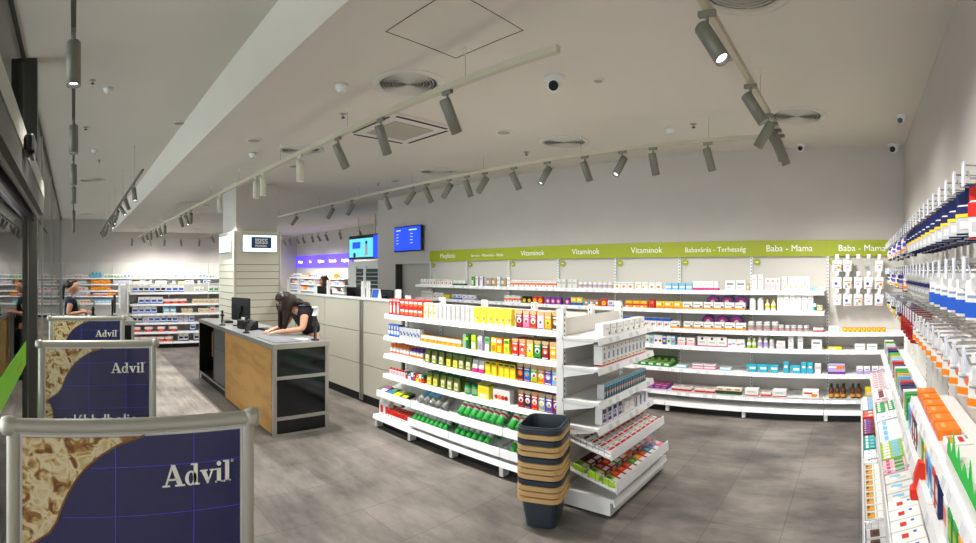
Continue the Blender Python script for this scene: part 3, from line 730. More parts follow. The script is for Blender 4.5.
k_ybag = med('yellow square bag of sweets', .13, .07, .13, 'lemon', 'r .1 .9 .4 .7 yellow; r .2 .8 .1 .3 white; b .85 1 olive', name='sweet_bag')
k_wdot = med('clear white box with red dots', .19, .06, .11, 'offwhite', 'c .2 .4 .18 red; c .4 .4 .18 orange; c .6 .4 .18 red; c .8 .4 .18 dred', name='sweet_box')
k_sred = bottle('ointment_bottle', 'bottle', 'small white bottle with red cap', .02, .075, 'white', 'red', 'rose', (.2, .6), .7, .75)
k_smix = [med(f'small {a} and {b} carton', .04, .05, .08, a, f'b 0 .5 {b}; c .5 .7 .2 white') for a, b in (('dgreen', 'red'), ('navy', 'white'), ('white', 'violet'), ('brown', 'red'), ('red', 'yellow'), ('offwhite', 'orange'))]
P1, P2, P3, P4 = 'top gondola shelf', 'second gondola shelf', 'third gondola shelf', 'fourth gondola shelf'
dd = .135
run(GF, 1.235, P1, [(k_red3, 3, .10, .004)], d=dd)
run(GF, 1.235, P1, [(k_redw, 5, .30, .003, 2, 2)], d=dd)
run(GF, 1.235, P1, [(k_yw, 3, .685, .012), (k_gw, 8, .90, .012), (k_yf, 3, 1.390, .018), (k_yf, 2, 1.625, .004), (k_yf, 1, 1.765, .004)], d=dd)
for q, k in enumerate(h1): lay(k, GF, 1.915 + q * .0735, dd, 1.236, P1)
run(GF, 1.0, P2, [(k_bl3, 4, .10, .004), (k_bl4, 6, .30, .006)], d=.125)
run(GF, 1.0, P2, [(k_amb, 3, .665, .006), (k_amb, 4, .92, .004), (k_grn, 1, 1.26, 0)], d=.125)
for q, x in enumerate((1.395, 1.475, 1.56, 1.64, 1.705, 1.785)): lay(k_tea[q], GF, x, .125, 1.001, P2)
for rr_ in (0, 1):
    for q, k in enumerate(h2): lay(k, GF, 1.88 + q * .0775, .125 + .078 * rr_, 1.001, P2, row=('front row', 'back row')[rr_])
run(GF, .80, P3, [(k_owb, 3, .12, .012, 2), (k_owb, 3, .30, .006, 2), (k_pub, 4, .47, .006, 2)], d=.125)
run(GF, .80, P3, [(k_pou, 3, .72, .03, 3), (k_pou2, 2, 1.03, .02, 3), (k_pou, 2, 1.20, .02, 3), (k_pnk, 2, 1.38, .02, 3), (k_yct, 2, 1.54, .016, 3), (k_yct, 3, 1.695, .006, 3)], d=.125)
for rr_ in (0, 1):
    for q, k in enumerate(h3): lay(k, GF, 1.935 + q * .071, .125 + .078 * rr_, .801, P3, row=('front row', 'back row')[rr_])
run(GF, .585, P4, [(k_sred, 6, .12, .012)], d=.115)
for q in range(7): lay(k_smix[q % 6], GF, .44 + q * .043, .115, .586, P4)
run(GF, .585, P4, [(k_pou2, 2, .76, .02, 3), (k_pou, 3, .96, .02, 3), (k_gjar, 1, 1.27, 0), (k_gjar, 1, 1.36, 0), (k_ybag, 1, 1.46, 0)], d=.115)
run(GF, .585, P4, [(k_wtall2, 1, 1.60, 0)], d=.115) if False else None
run(GF, .585, P4, [(k_wdot, 1, 1.64, 0)], d=.115)
for rr_ in (0, 1):
    for q, k in enumerate(h4): lay(k, GF, 1.95 + q * .071, .115 + .078 * rr_, .586, P4, row=('front row', 'back row')[rr_])
# trays: flat magazines-like packs, water bottles, green bottles
k_flat = [med(f'flat {n} sachet box', .10, .13, .03, a, f'T .1 .9 .1 .45 {b}; T .2 .8 .6 .9 {c}', name='sachet_box') for n, a, b, c in (('purple', 'purple', 'white', 'pink'), ('blue green', 'green', 'blue', 'white'), ('lime yellow', 'lime', 'yellow', 'white'), ('black and yellow', 'black', 'yellow', 'green'))]
PT, PL, PD = 'upper sloping gondola tray', 'lower sloping gondola tray', 'gondola base deck'
for q, x in enumerate((.09, .21, .33, .46)): lay(k_flat[q], GF, x, .055, .376, PT, tilt=.24)
k_wat = bottle('water_bottle', 'bottle', 'clear water bottle with blue label', .034, .22, 'offwhite', 'offwhite', 'sky', (.35, .6), .4, .9, trans=True)
k_clr = bottle('water_bottle', 'bottle', 'clear unlabelled bottle', .032, .2, 'offwhite', 'silver', None, neck=.4, capz=.9, trans=True)
k_gb = bottle('green_bottle', 'bottle', 'green bottle with red and white label', .036, .20, 'green', 'dgreen', 'white', (.34, .60), .38, .9, band='red')
k_gs = bottle('small_green_bottle', 'bottle', 'small green bottle with silver label', .027, .15, 'green', 'dgreen', 'silver', (.4, .72), .4, .88)
lying(GF, .37, PT, k_wat, 3, .66, .02, 1, d=.055, tilt=.24, lean=1.1)
lying(GF, .37, PT, k_clr, 2, .92, .03, 1, d=.055, tilt=.24, lean=1.1)
lying(GF, .362, PT, k_gb, 7, 1.238, .0065, 1, d=.05, tilt=.24)
lying(GF, .362, PT, k_gb, 6, 1.84, .012, 1, d=.05, tilt=.24)
k_can = carton('milk_carton', 'carton', 'white gabled carton with red label', .075, .075, .17, 'white', 'r .3 .95 .1 .6 red; b .9 1 offwhite')
def can_make():
    mb = MB(); w = .075; mb.bbox(-w/2, w/2, 0, w, 0, .13, col('white'), c=.003)
    mb.prism([(0, .13), (w, .13), (w/2, .16)], 0, -w/2, w/2, col('white')); mb.box(-w/2, w/2, w/2 - .002, w/2 + .002, .155, .185, col('offwhite'))
    o = tag(mb.build('liquid_carton'), 'x', 'carton'); l = MB().box(-.015, .034, -.001, 0, .02, .10, col('red')); l.build('label', o); return o
k_can = Kind('liquid_carton', 'carton', 'white gabled carton with red label', .075, .075, .185, can_make)
run(GF, .146, PD, [(k_can, 2, .02, .02)], d=.06)
k_rp = med('small red packet with white label', .052, .07, .085, 'red', 'b 0 .45 white; T .2 .8 .2 .8 coral; c .5 .25 .15 red', name='red_packet')
run(GF, .146, PD, [(k_rp, 7, .195, .005, 2)], d=.04)
lying(GF, .205, PL, k_gs, 8, .64, .01, 2, d=.01, tilt=.12, pitch=.16)
lying(GF, .205, PL, k_gs, 6, 1.235, .02, 2, d=.02, pitch=.16, tilt=.12)
lying(GF, .205, PL, k_gs, 2, 1.88, .02, 1, d=.04, tilt=.12)
k_grr = med('loose green sachet box', .07, .06, .025, 'lime', 'T .1 .9 .2 .8 white', name='sachet_box')
# ---------------------------------------------------------------- end unit goods
EP = ['top end-unit shelf', 'second end-unit shelf', 'third end-unit shelf', 'fourth end-unit shelf', 'upper end-unit tray', 'lower end-unit tray']
k_e1 = med('white carton with burgundy dot', .10, .07, .085, 'white', 'r 0 .12 0 1 silver; c .9 .15 .12 maroon; r .3 .8 .5 .6 silver')
k_e2 = med('tall white carton with silver window', .062, .07, .155, 'white', 'r .3 .8 .3 .62 bluegrey; b 0 .06 red; b .9 1 silver; c .5 .8 .12 dred; r .2 .8 .12 .2 tan', name='vitamin_carton')
k_e3 = med('slim teal and navy carton', .038, .06, .105, 'silver', 'r 0 .38 0 1 teal; r .42 1 0 1 navy; r .5 .9 .3 .5 coral; r .1 .9 .82 .95 sky; r .05 .3 .2 .5 white')
k_e4 = med('white carton with blue cup print', .062, .06, .125, 'white', 'r .1 .9 .6 .85 navy; r .2 .9 .1 .3 purple; r 0 .15 0 1 bluegrey; c .5 .45 .2 blue', top='dgrey')
k_e5 = med('plain white small carton', .075, .05, .08, 'white', 'r .2 .8 .4 .5 silver')
k_e6 = med('white and violet small carton', .07, .05, .08, 'white', 'r 0 .3 0 1 violet')
run(EF, 1.23, EP[0], [(k_e1, 7, .17, .004)], d=.17)
run(EF, 1.02, EP[1], [(k_e2, 11, .10, .006)], d=.14)
run(EF, .78, EP[2], [(k_e3, 18, .12, .002)], d=.135)
run(EF, .60, EP[3], [(k_e4, 4, .10, .02), (k_e5, 2, .46, .01), (k_e6, 3, .66, .012)], d=.14)
k_f1 = med('flat white box with red stripe', .082, .058, .03, 'white', 'b 0 .3 silver; T .05 .95 .1 .45 red; T .1 .6 .6 .8 bluegrey', name='plaster_box')
k_f2 = med('flat white box with brown stripe', .082, .058, .03, 'white', 'b 0 .3 silver; T .05 .95 .2 .6 maroon; T .6 .95 .7 .9 tan', name='plaster_box')
zt = lambda z, y, yf, tl: z + (y - yf) * math.tan(tl)
for r in range(5):
    k = k_f1 if r < 3 else k_f2
    for c in range(10):
        y = .04 + r * .066
        lay(k, EF, .075 + c * .0885, y, zt(.42, y, .02, .22) + .002, EP[4], tilt=.22, row=['front row', 'second row', 'third row', 'fourth row', 'hindmost row'][r], jit=.006)
kf = [med(f'flat {n} box with white label', .082, .10, .035, a, f'r .2 .8 .3 .8 white; T .1 .9 .08 .4 {b}; T .2 .7 .55 .9 {c}', name='lozenge_box') for n, a, b, c in
      (('lime', 'lime', 'white', 'green'), ('red', 'red', 'white', 'orange'), ('orange', 'orange', 'white', 'yellow'), ('green', 'green', 'white', 'lime'), ('amber', 'amber', 'red', 'white'), ('crimson', 'dred', 'white', 'pink'), ('teal', 'teal', 'white', 'sky'), ('lilac', 'lilac', 'white', 'violet'), ('pink', 'rose', 'pink', 'white'), ('dark red', 'maroon', 'white', 'black'))]
pat = [[0, 1, 1, 1, 3, 2, 1, 6, 7, 8], [0, 5, 1, 3, 1, 4, 5, 1, 7, 8], [0, 9, 9, 5, 3, 9, 4, 7, 8, 8]]
for r in range(3):
    for c in range(10):
        y = .0 + r * .125
        lay(kf[pat[r][c]], EF, .065 + c * .0905, y, zt(.20, y, -.02, .22) + .002, EP[5], tilt=.22, row=['front row', 'middle row', 'back row'][r], jit=.006)

# ---------------------------------------------------------------- side wall goods  (t runs from the far corner towards the door)
k_tube = med('slim blue grey box lying flat', .05, .16, .04, 'bluegrey', 'T 0 1 0 .3 white; T .2 .8 .4 .9 sky', name='flat_box')
k_ror = med('flat orange red box', .09, .18, .04, 'red', 'T .1 .9 .1 .8 coral; T .2 .6 .3 .5 white', name='flat_box')
k_mar = med('flat maroon box', .055, .10, .035, 'maroon', 'T .1 .9 .3 .6 purple; T .3 .8 .1 .25 lilac', name='flat_box')
k_tea2 = med('flat teal box', .07, .09, .035, 'teal', 'T .1 .9 .2 .4 white; T .5 .9 .6 .9 sky', name='flat_box')
k_wsm = med('flat white box with blue dots', .06, .09, .03, 'white', 'C .3 .4 .15 blue; C .7 .6 .15 bluegrey; T .1 .9 .8 .9 silver', name='flat_box')
k_gold = med('flat white box with gold panel', .075, .20, .03, 'white', 'T .05 .95 .03 .26 gold; T .05 .5 .05 .12 brown; C .65 .18 .22 amber; T .05 .95 .3 .34 silver; T .1 .9 .5 .95 gold', name='flat_box')
k_foil = med('silver and brown pack', .09, .20, .03, 'silver', 'T .1 .9 .1 .35 brown; C .5 .25 .2 black; T .1 .9 .5 .9 grey', name='flat_box')
def flats(items, z, yf, tl, place):
    for kind, n, t0, gap, rows, rp in items:
        for r in range(rows):
            for c in range(n):
                y = yf + .012 + r * rp
                lay(kind, RF, t0 + kind.w/2 + c * (kind.w + gap), y, zt(z, y, yf, tl) + .002, place, tilt=tl, row='' if rows == 1 else ['front row', 'middle row' if rows > 2 else 'back row', 'back row'][r], jit=.01)
flats([(k_tube, 9, .06, .005, 1, 0), (k_ror, 2, .60, .01, 1, 0), (k_mar, 7, .83, .006, 2, .125), (k_tea2, 4, 1.30, .006, 2, .11), (k_wsm, 4, 1.62, .006, 2, .11), (k_gold, 9, 1.92, .012, 1, 0), (k_foil, 5, 2.80, .01, 1, 0), (k_gold, 7, 3.35, .012, 1, 0)], .30, 0, .12, 'lower side-wall tray')
k_r1 = med('flat red and grey packet', .09, .12, .03, 'rose', 'T .1 .9 .5 .9 grey; T .1 .5 .1 .4 red; T .6 .9 .1 .3 white', name='flat_box')
k_r2 = med('flat maroon and white packet', .07, .12, .03, 'white', 'T 0 1 .3 .7 maroon; T .1 .9 .8 .9 pink', name='flat_box')
k_r3 = med('flat teal grid packet', .05, .07, .03, 'green', 'T .15 .85 .2 .5 white; T .2 .8 .6 .8 teal', name='flat_box')
k_r4 = med('flat white packet with blue checks', .09, .15, .03, 'white', 'T .1 .3 .2 .4 blue; T .6 .8 .5 .7 blue; T .1 .9 .85 .9 silver', name='flat_box')
k_r5 = med('flat pale blue and white packet', .10, .30, .025, 'white', 'T .05 .95 .1 .2 sky; T .1 .9 .5 .55 silver; T .1 .9 .7 .75 bluegrey', name='flat_box')
k_r6 = med('flat lime and blue packet', .045, .13, .03, 'lime', 'T .1 .9 .5 .9 sky; T .1 .9 .1 .4 white', name='flat_box')
k_r7 = med('flat pink and green packet', .045, .13, .03, 'rose', 'T .1 .9 .5 .9 green; T .1 .9 .15 .3 magenta', name='flat_box')
k_r8 = med('white box with red logo', .085, .14, .05, 'white', 'T .3 .7 .3 .5 red; T .2 .4 .65 .75 blue; b 0 .3 silver', name='flat_box')
k_crk = med('clear plastic wrapped pack', .10, .14, .03, 'offwhite', 'T .2 .5 .2 .6 sky; T .6 .8 .5 .8 silver; C .6 .3 .2 white', name='flat_box')
flats([(k_r1, 8, .06, .006, 2, .14), (k_r2, 4, .86, .006, 2, .14), (k_r1, 1, 1.18, .006, 2, .14), (k_r3, 5, 1.30, .006, 3, .09), (k_r4, 2, 1.60, .006, 2, .17), (k_r5, 4, 1.82, .006, 1, 0), (k_r6, 6, 2.26, .004, 2, .15), (k_r7, 4, 2.57, .004, 2, .15), (k_crk, 1, 2.78, .01, 2, .16), (k_crk, 2, 2.90, .01, 2, .16), (k_r8, 12, 3.13, .008, 2, .17)], .575, .10, .22, 'upper side-wall tray')
# shelf goods behind the white lips
k_s1 = [med(f'upright {n} packet', .06, .09, .13, a, f'r .1 .9 .4 .8 {b}; r .2 .8 .1 .3 white', name='upright_packet') for n, a, b in (('navy', 'navy', 'white'), ('red', 'red', 'white'), ('pale blue', 'sky', 'blue'), ('yellow', 'amber', 'white'), ('green', 'green', 'lime'), ('white', 'white', 'coral'))]
for q in range(52): 
    if q % 7 != 3: lay(k_s1[(q * 5 + q // 3) % 6], RF, .12 + q * .082, .24, .851, 'side-wall shelf')
k_ob = med('orange plaster carton', .11, .09, .06, 'orange', 'r .1 .9 .2 .8 coral; T .1 .9 .1 .9 orange; T .2 .7 .2 .4 tan; b 0 .3 white')
run(RF, 1.02, 'raised side-wall shelf', [(k_ob, 6, 2.80, .012)], d=.28)
k_wstr = med('white carton striped orange and red', .10, .10, .05, 'white', 'T .1 .9 .1 .35 orange; T .2 .8 .5 .7 red; T .1 .5 .8 .9 grey; b 0 .5 rose')
run(RF, 1.02, 'raised side-wall shelf', [(k_wstr, 1, 3.56, .015)], d=.29)

kn = hang_card('toothbrush_pack', 'toothbrush pack with navy and yellow top', .10, .17, 'navy', 'silver', 'r 0 1 .70 1 navy; r 0 1 .56 .70 yellow; r .2 .8 .1 .4 offwhite')
kr = hang_card('razor_pack', 'red and white blister pack', .08, .19, 'red', 'offwhite', 'r 0 1 .55 1 red; r .2 .8 .1 .4 silver')
kb = hang_card('brush_pack', 'white pack with broad blue corner', .105, .16, 'white', 'offwhite', 'r 0 .62 0 .62 blue; r .1 .9 .8 .9 bluegrey')
kc = hang_card('brush_pack', 'clear pack with navy band', .06, .15, 'offwhite', 'grey', 'r 0 1 .7 1 navy; r .2 .8 .2 .5 silver')
kd = hang_card('booklet_pack', 'deep red folded pack', .09, .19, 'dred', 'dred', 'r 0 1 .85 .95 red; r .1 .9 .1 .2 red')
ke = hang_card('blister_pack', 'white blister pack with orange flash', .085, .15, 'white', 'offwhite', 'r 0 1 0 .35 orange; c .6 .7 .25 coral; r .1 .5 .8 .9 grey')
kg = hang_card('blister_pack', 'lime and black blister pack', .08, .15, 'black', 'lime', 'r 0 1 .6 1 black; r .1 .9 .1 .3 orange')
kp = hang_card('blister_pack', 'violet and silver blister pack', .085, .15, 'violet', 'silver', 'r 0 1 .5 .9 violet; r .1 .9 .1 .2 coral')
kh = hang_card('blister_pack', 'black handled blister pack', .05, .17, 'white', 'black', 'r .3 .7 0 .6 grey')
hooks = [(1.955, 'uppermost'), (1.70, 'middle'), (1.45, 'lower')]
def rh_make():
    o = MB().cyl((0, 0, 0), (0, -.22, 0), .0035, M['wire'], 6).cyl((0, 0, .035), (0, -.235, .035), .0025, M['wire'], 5).cyl((0, -.22, 0), (0, -.228, .02), .0035, M['wire'], 6).build('price_hook')
    tag(o, 'x', 'hook')
    MB().box(-.02, .02, -.241, -.237, -.022, .042, mat('ticket_lilac', (206, 208, 222), .4)).build('price_tag', o)
    return o
k_rh = Kind('price_hook', 'hook', 'x', .04, .2, .05, rh_make)
sel = {0: [kp, ke, kg, kn, kn, kn, kr], 1: [ke, kg, kp, kc, kc, kb, kb], 2: [ke, kp, kd, kg, ke, kd, ke]}
for r, (z, nm) in enumerate(hooks):
    c = 0; t = .15
    while t < 4.2:
        c += 1
        k_rh.put(RF(t, .49, z), (0, 0, RF.rz + random.uniform(-.03, .03)), f"wire price hook, {ordn(c)} from the far corner, {nm} row of the side wall", None, 'price hooks on the side wall')
        f = t / 4.32
        if r == 0: kk = [kp, kh, ke][c % 3] if f < .5 else (kg if f < .56 else (kn if f < .93 else kr))
        elif r == 1: kk = [ke, kg, kp, kh][c % 4] if f < .5 else (kc if f < .78 else kb)
        else: kk = [ke, kp, kg, kh][c % 4] if f < .42 else (kd if f < .62 else ke)
        if not (r == 0 and f > .62 and c % 3 == 0 and False):
            for q in range(2):
                if r == 0 and q == 0 and f < .9 and f > .56: dpt = .33
                else: dpt = .285 + q * .055
                lay(kk, RF, t, .30 + .085 * q, z - .004, f'{ordn(c)} {nm} side-wall hook', row=['foremost', 'hindmost'][q], jit=.06, spin=.75, solo=True)
        t += .14 if f > .5 else .18
# a red price gun and a green card display
t = thing('price_gun', 'bright red plastic grip clipped over the white shelf edge of the side wall', 'tool', (.245, 2.05, .80), -PI/2)
MB().prism([(-.02, .0), (.01, -.005), (.03, .05), (.035, .11), (.0, .12), (-.02, .06)], 0, -.02, .02, mat('signal_red_plastic', (225, 45, 20), .35)).build('grip', t)
MB().bbox(-.028, .028, -.035, .02, -.03, .02, mat('signal_red_plastic', (225, 45, 20), .35), c=.008).build('foot', t)
t = thing('green_display_box', 'long white box with bright green zigzag top edge on the near side-wall shelf', 'display box', (.33, 1.46, 1.022), -PI/2)
G2 = mat('bright_green_card', (30, 190, 70), .5)
MB().box(-.28, .30, -.02, .14, 0, .06, col('offwhite')).build('tray', t)
pts = [(-.28, 0), (.30, 0)]
for k in range(7): pts += [(.30 - k*.0829, .075 + .02*(k % 2)), (.30 - k*.0829 - .03, .115 + .02*(k % 3)), (.30 - k*.0829 - .055, .08)]
b = MB(); b.prism(pts, 1, -.024, -.021, G2); b.box(-.28, .30, -.0255, -.0242, .0, .045, col('offwhite')); b.build('green_card', t)
# ================================================================== shopping baskets
def rrect(w, d, r, z, n=4):
    pts = []
    for cx, cy, a0 in ((w/2 - r, d/2 - r, 0), (-w/2 + r, d/2 - r, 90), (-w/2 + r, -d/2 + r, 180), (w/2 - r, -d/2 + r, 270)):
        for k in range(n + 1):
            a = math.radians(a0 + 90 * k / n); pts.append((cx + r * math.cos(a), cy + r * math.sin(a), z))
    return pts
def loft(mb, loops, m, close=None):
    n = len(loops[0]); v = [p for l in loops for p in l]; fs = []
    for j in range(len(loops) - 1):
        fs += [(j*n + k, j*n + (k + 1) % n, (j + 1)*n + (k + 1) % n, (j + 1)*n + k) for k in range(n)]
    if close == 'bottom': fs.append(tuple(range(n - 1, -1, -1)))
    if close == 'last': fs.append(tuple((len(loops) - 1)*n + k for k in range(n)))
    return mb.add(v, fs, m)
def basket(label, loc, rz, tub, handle):
    t = thing('shopping_basket', label, 'basket', loc, rz, 'nested shopping baskets beside the gondola')
    b = MB(); H = .225
    loft(b, [rrect(.24, .21, .05, 0), rrect(.312, .272, .06, H), rrect(.33, .29, .065, H), rrect(.33, .29, .065, H - .015), rrect(.317, .277, .06, H - .018)], tub, 'bottom')
    loft(b, [rrect(.305, .265, .058, H), rrect(.233, .203, .048, .006)], tub, 'last')
    b.build('tub', t)
    h = MB(); n = 5
    lo = [rrect(.334, .294, .068, H - .042), rrect(.352, .312, .075, H - .040), rrect(.354, .314, .076, H - .012), rrect(.334, .294, .068, H - .010)]
    loft(h, lo, handle); h.build('handle', t)
BT = mat('basket_navy_plastic', (46, 56, 66), .4); BH = mat('basket_tan_plastic', (206, 168, 112), .45)
hs = [1, 1, 1, 0, 1, 1, 1, 0, 1, 1, 0, 1, 0]
desc = {1: 'tan-handled', 0: 'dark-handled'}
for k, q in enumerate(hs):
    lab = f"{desc[q]} dark shopping basket, {'bottom' if k == 0 else ordn(k + 1) + ' from the floor'} in the nested stack beside the gondola" if k < 12 else 'dark-handled navy shopping basket, open topmost one of the nested stack beside the gondola'
    basket(lab, (-2.02, 2.775, .005 + k * .0375), PI/2 + .35, BT, BH if q else BT)

# ================================================================== Advil gate covers
def serif_word(mb, x, z, s, y, m):
    def P(pts): mb.prism([(x + a * s, z + b * s) for a, b in pts], 1, y - .0012, y, m)
    R = lambda a, b, c, d, o=0: P([(a + o, b), (c + o, b), (c + o, d), (a + o, d)])
    P([(.27, .72), (.42, .72), (.68, .05), (.50, .05)]); P([(.29, .70), (.335, .60), (.15, .05), (.085, .05)]); R(.17, .20, .52, .26); R(0, 0, .25, .055); R(.42, 0, .76, .055)
    o = .76; n = 20
    for k in range(n):
        a, b = 2*PI*k/n, 2*PI*(k + 1)/n
        P([(o + .2 + .2*math.cos(a), .235 + .245*math.sin(a)), (o + .2 + .2*math.cos(b), .235 + .245*math.sin(b)), (o + .2 + .08*math.cos(b), .235 + .19*math.sin(b)), (o + .2 + .08*math.cos(a), .235 + .19*math.sin(a))])
    R(.29, 0, .43, .72, o); R(.2, .665, .3, .72, o); R(.42, 0, .5, .05, o)
    o = 1.27; P([(o + .04, .43), (o + .21, .43), (o + .33, .12), (o + .25, -.01)]); P([(o + .25, -.01), (o + .30, .02), (o + .455, .43), (o + .39, .43)]); R(0, .42, .26, .47, o); R(.33, .42, .51, .47, o)
    o = 1.80; R(.06, 0, .20, .47, o); R(0, 0, .26, .05, o); R(-.01, .42, .1, .47, o)
    P([(o + .13 + .078*math.cos(k*PI/6), .63 + .078*math.sin(k*PI/6)) for k in range(12)])
    o = 2.09; R(.06, 0, .20, .72, o); R(0, 0, .26, .05, o); R(-.01, .67, .1, .72, o)
    o = 2.40
    for k in range(12):
        a, b = 2*PI*k/12, 2*PI*(k + 1)/12
        P([(o + .045*math.cos(a), .68 + .045*math.sin(a)), (o + .045*math.cos(b), .68 + .045*math.sin(b)), (o + .03*math.cos(b), .68 + .03*math.sin(b)), (o + .03*math.cos(a), .68 + .03*math.sin(a))])
NAVY = mat('poster_navy', (22, 24, 84), .12, coat=.6); GRIDB = mat('poster_blue_line', (70, 74, 200), .25); EDGEB = mat('poster_brown_edge', (120, 80, 34), .3)
def gate(label, x, y):
    t = thing('security_gate', label, 'security gate', (x, y, 0), PI/2, 'advertising security gates at the entrance')
    W = .552; A = M['lsteel']
    for a in (.016, W - .016):
        MB().lathe([(.016, .02), (.016, 1.358)], A, 16, c=(a, .02, 0)).build('side_post', t)
    r = MB(); r.cyl((.0, .02, 1.366), (W, .02, 1.366), .017, A, 18); r.box(.012, W - .012, .006, .034, 1.352, 1.37, A); r.build('top_rail', t)
    for a in (.006, W - .006):
        c = MB(); c.lathe([(0, -.02), (.017, -.018), (.021, -.008), (.021, .008), (.017, .017), (0, .02)], M['lsteel'], 16, c=(a, .02, 1.366)); c.build('corner_cap', t)
    MB().bbox(-.03, W + .03, -.09, .13, 0, .03, M['dgrey'], c=.01).build('base_plate', t)
    f = MB(); f.box(.03, W - .03, .012, .028, .1, 1.352, M['white']); f.build('poster_frame', t)
    p = MB(); p.box(.036, W - .036, .0095, .012, .14, 1.345, NAVY)
    pts = [(.300, 1.345), (.245, 1.328), (.205, 1.305), (.172, 1.278), (.150, 1.25), (.134, 1.222), (.122, 1.195), (.112, 1.165), (.095, 1.14), (.062, 1.118), (.044, 1.106), (.060, 1.09), (.070, 1.06), (.076, 1.0), (.09, .9), (.13, .75), (.2, .55), (.3, .4), (.36, .14)]
    for (a, b), (c, d) in zip(pts, pts[1:]):
        p.prism([(.036, b), (a, b), (c, d), (.036, d)], 1, .0085, .0096, M['almond'])
        n = Vector((d - b, a - c)).normalized() * -.0045
        p.prism([(a, b), (a - n.x, b - n.y), (c - n.x, d - n.y), (c, d)], 1, .0083, .0096, EDGEB)
    for a in (.236, .408): p.box(a - .001, a + .001, .0088, .0096, .14, 1.345, GRIDB)
    z = 1.28
    while z > .3:
        lo = next((q[0] for q in pts if q[1] < z), .1); p.box(max(lo + .012, .04), W - .037, .0088, .0096, z - .0008, z + .0008, GRIDB); z -= .105
    o = p.build('poster', t)
    l = MB(); serif_word(l, .338, 1.232, .066, .0085, M['letter']); l.build('lettering', o)
    l = MB(); add_text(l, 'a lábbdbolic', .072, .285, .0085, .992, M['letter'], bold=.0009, depth=.001); l.build('lower_lettering', o)
gate('silver framed Advil gate nearest the camera, largest of three', -1.06, -.146)
gate('silver framed Advil gate, middle one of three, showing tops of a second text line', -2.3, -.165)
gate('silver framed Advil gate, smallest looking and deepest of three, below the far cashier', -3.6, -.18)

# ================================================================== checkout counters
def checkout(label, x0, x1, y0, y1, h, group=None):
    t = thing('checkout_counter', label, 'counter', (x0, y0, 0)); L = x1 - x0; Dp = y1 - y0; ST = M['steel']
    w = MB(); w.box(0, L, 0, Dp, h - .018, h, M['top']); w.build('worktop', t)
    e = MB(); e.box(-.012, L + .012, -.012, .0, h - .05, h + .003, ST).box(L, L + .012, 0, Dp, h - .05, h + .003, ST).box(-.012, L + .012, Dp, Dp + .012, h - .05, h + .003, ST).box(-.012, 0, 0, Dp, h - .05, h + .003, ST); e.build('steel_edge', t)
    MB().box(L*.455, L - .04, .0, .02, .02, h - .052, M['wood']).build('wood_panel', t)
    # open niche
    MB().box(.02, L*.27, Dp - .05, Dp - .03, .1, h - .05, M['black']).box(.02, L*.27, .0, Dp - .05, .10, .12, M['black']).box(L*.265, L*.275, .0, Dp - .05, .1, h - .05, M['black']).box(.01, .02, .0, Dp - .05, .1, h - .05, M['black']).build('niche', t)
    MB().box(.52, .54, .06, .40, .42, .80, M['wood']).build('divider_board', t)
    d = MB(); d.bbox(L*.28, L*.452, .0, .02, .62, h - .054, M['dgrey']).build('drawer_front', t)
    d = MB(); d.bbox(L*.28, L*.452, .0, .02, .14, .612, M['dgrey']).build('cabinet_door', t)
    MB().box(0, L*.455, -.004, .012, .10, .125, ST).box(-.01, .012, -.004, .012, .0, h - .05, ST).build('steel_rail', t)
    MB().box(0, L*.455, .03, .05, .0, .1, M['kick']).build('kickplate', t)
    # end that faces the sales floor
    f = MB()
    for y in (.0, Dp - .04): f.box(L - .03, L + .004, y, y + .04, 0, h - .05, ST)
    for z in (.16, .58): f.box(L - .02, L + .003, .04, Dp - .04, z, z + .035, ST)
    f.box(L - .02, L + .003, .04, Dp - .04, 0.0, .02, ST)
    f.build('steel_frame', t)
    for a, b in ((.02, .16), (.195, .58), (.615, h - .05)): MB().box(L - .015, L - .006, .04, Dp - .04, a, b, M['blackgloss']).build('black_panel', t)
    MB().box(0, L - .03, Dp - .04, Dp - .03, .02, h - .05, M['dgrey']).build('rear_panel', t)
    return t
checkout('checkout counter with golden wood side and black glossy end, near the baskets', -7.78, -4.74, 2.0, 2.65, .95)
checkout('second dark checkout counter beyond the security gates, at the far cashier', -9.6, -6.55, .22, .80, 1.05)
def monitor(label, loc, rz, w=.42, h=.27, group=None, scr=None, lift=.12):
    t = thing('monitor', label, 'monitor', loc, rz, group)
    MB().bbox(-w/2, w/2, -.015, .015, lift, lift + h, M['black'], c=.008).build('screen_housing', t)
    MB().box(-w/2 + .012, w/2 - .012, -.0165, -.0152, lift + .015, lift + h - .012, scr or M['blackgloss']).build('screen', t)
    MB().cyl((0, .03, .01), (0, .03, lift + h/2), .014, M['black'], 10).box(-.05, .05, .012, .045, lift + h/2 - .05, lift + h/2 + .05, M['black']).build('stand', t)
    MB().lathe([(.09, 0), (.09, .008), (.03, .014)], M['black'], 20, c=(0, .03, 0)).build('stand_foot', t)
    return t
monitor('black till monitor seen from behind on the wood-sided checkout counter', (-6.62, 2.30, .951), PI + .35, .40, .32, lift=.07)
monitor('black till monitor seen edge-on on the second checkout counter', (-7.35, .60, 1.051), PI - .05, .36, .26, lift=.06)
def pole(name, label, cat, loc, h, r=.022, head=None, rz=0):
    t = thing(name, label, cat, loc, rz)
    MB().lathe([(.045, 0), (.045, .012), (r, .02), (r, h)], M['black'], 14).build('post', t)
    MB().bbox(-r*1.5, r*1.5, -r*1.5, r*1.5, h*.6, h*.75, M['black'], c=.005).build('clamp', t)
    if head:
        m = MB(); m.prism([(-.03, 0), (.01, 0), (.035, .06), (.02, .10), (-.03, .10), (-.035, .085), (.005, .08), (.012, .06)], 0, -.025, .025, head); m.build('head', t, loc=(0, 0, h))
    return t
pole('scanner_stand', 'black post with white scanner head at the end of the wood-sided counter', 'scanner', (-4.86, 2.55, .951), .27, .018, M['white'], .6)
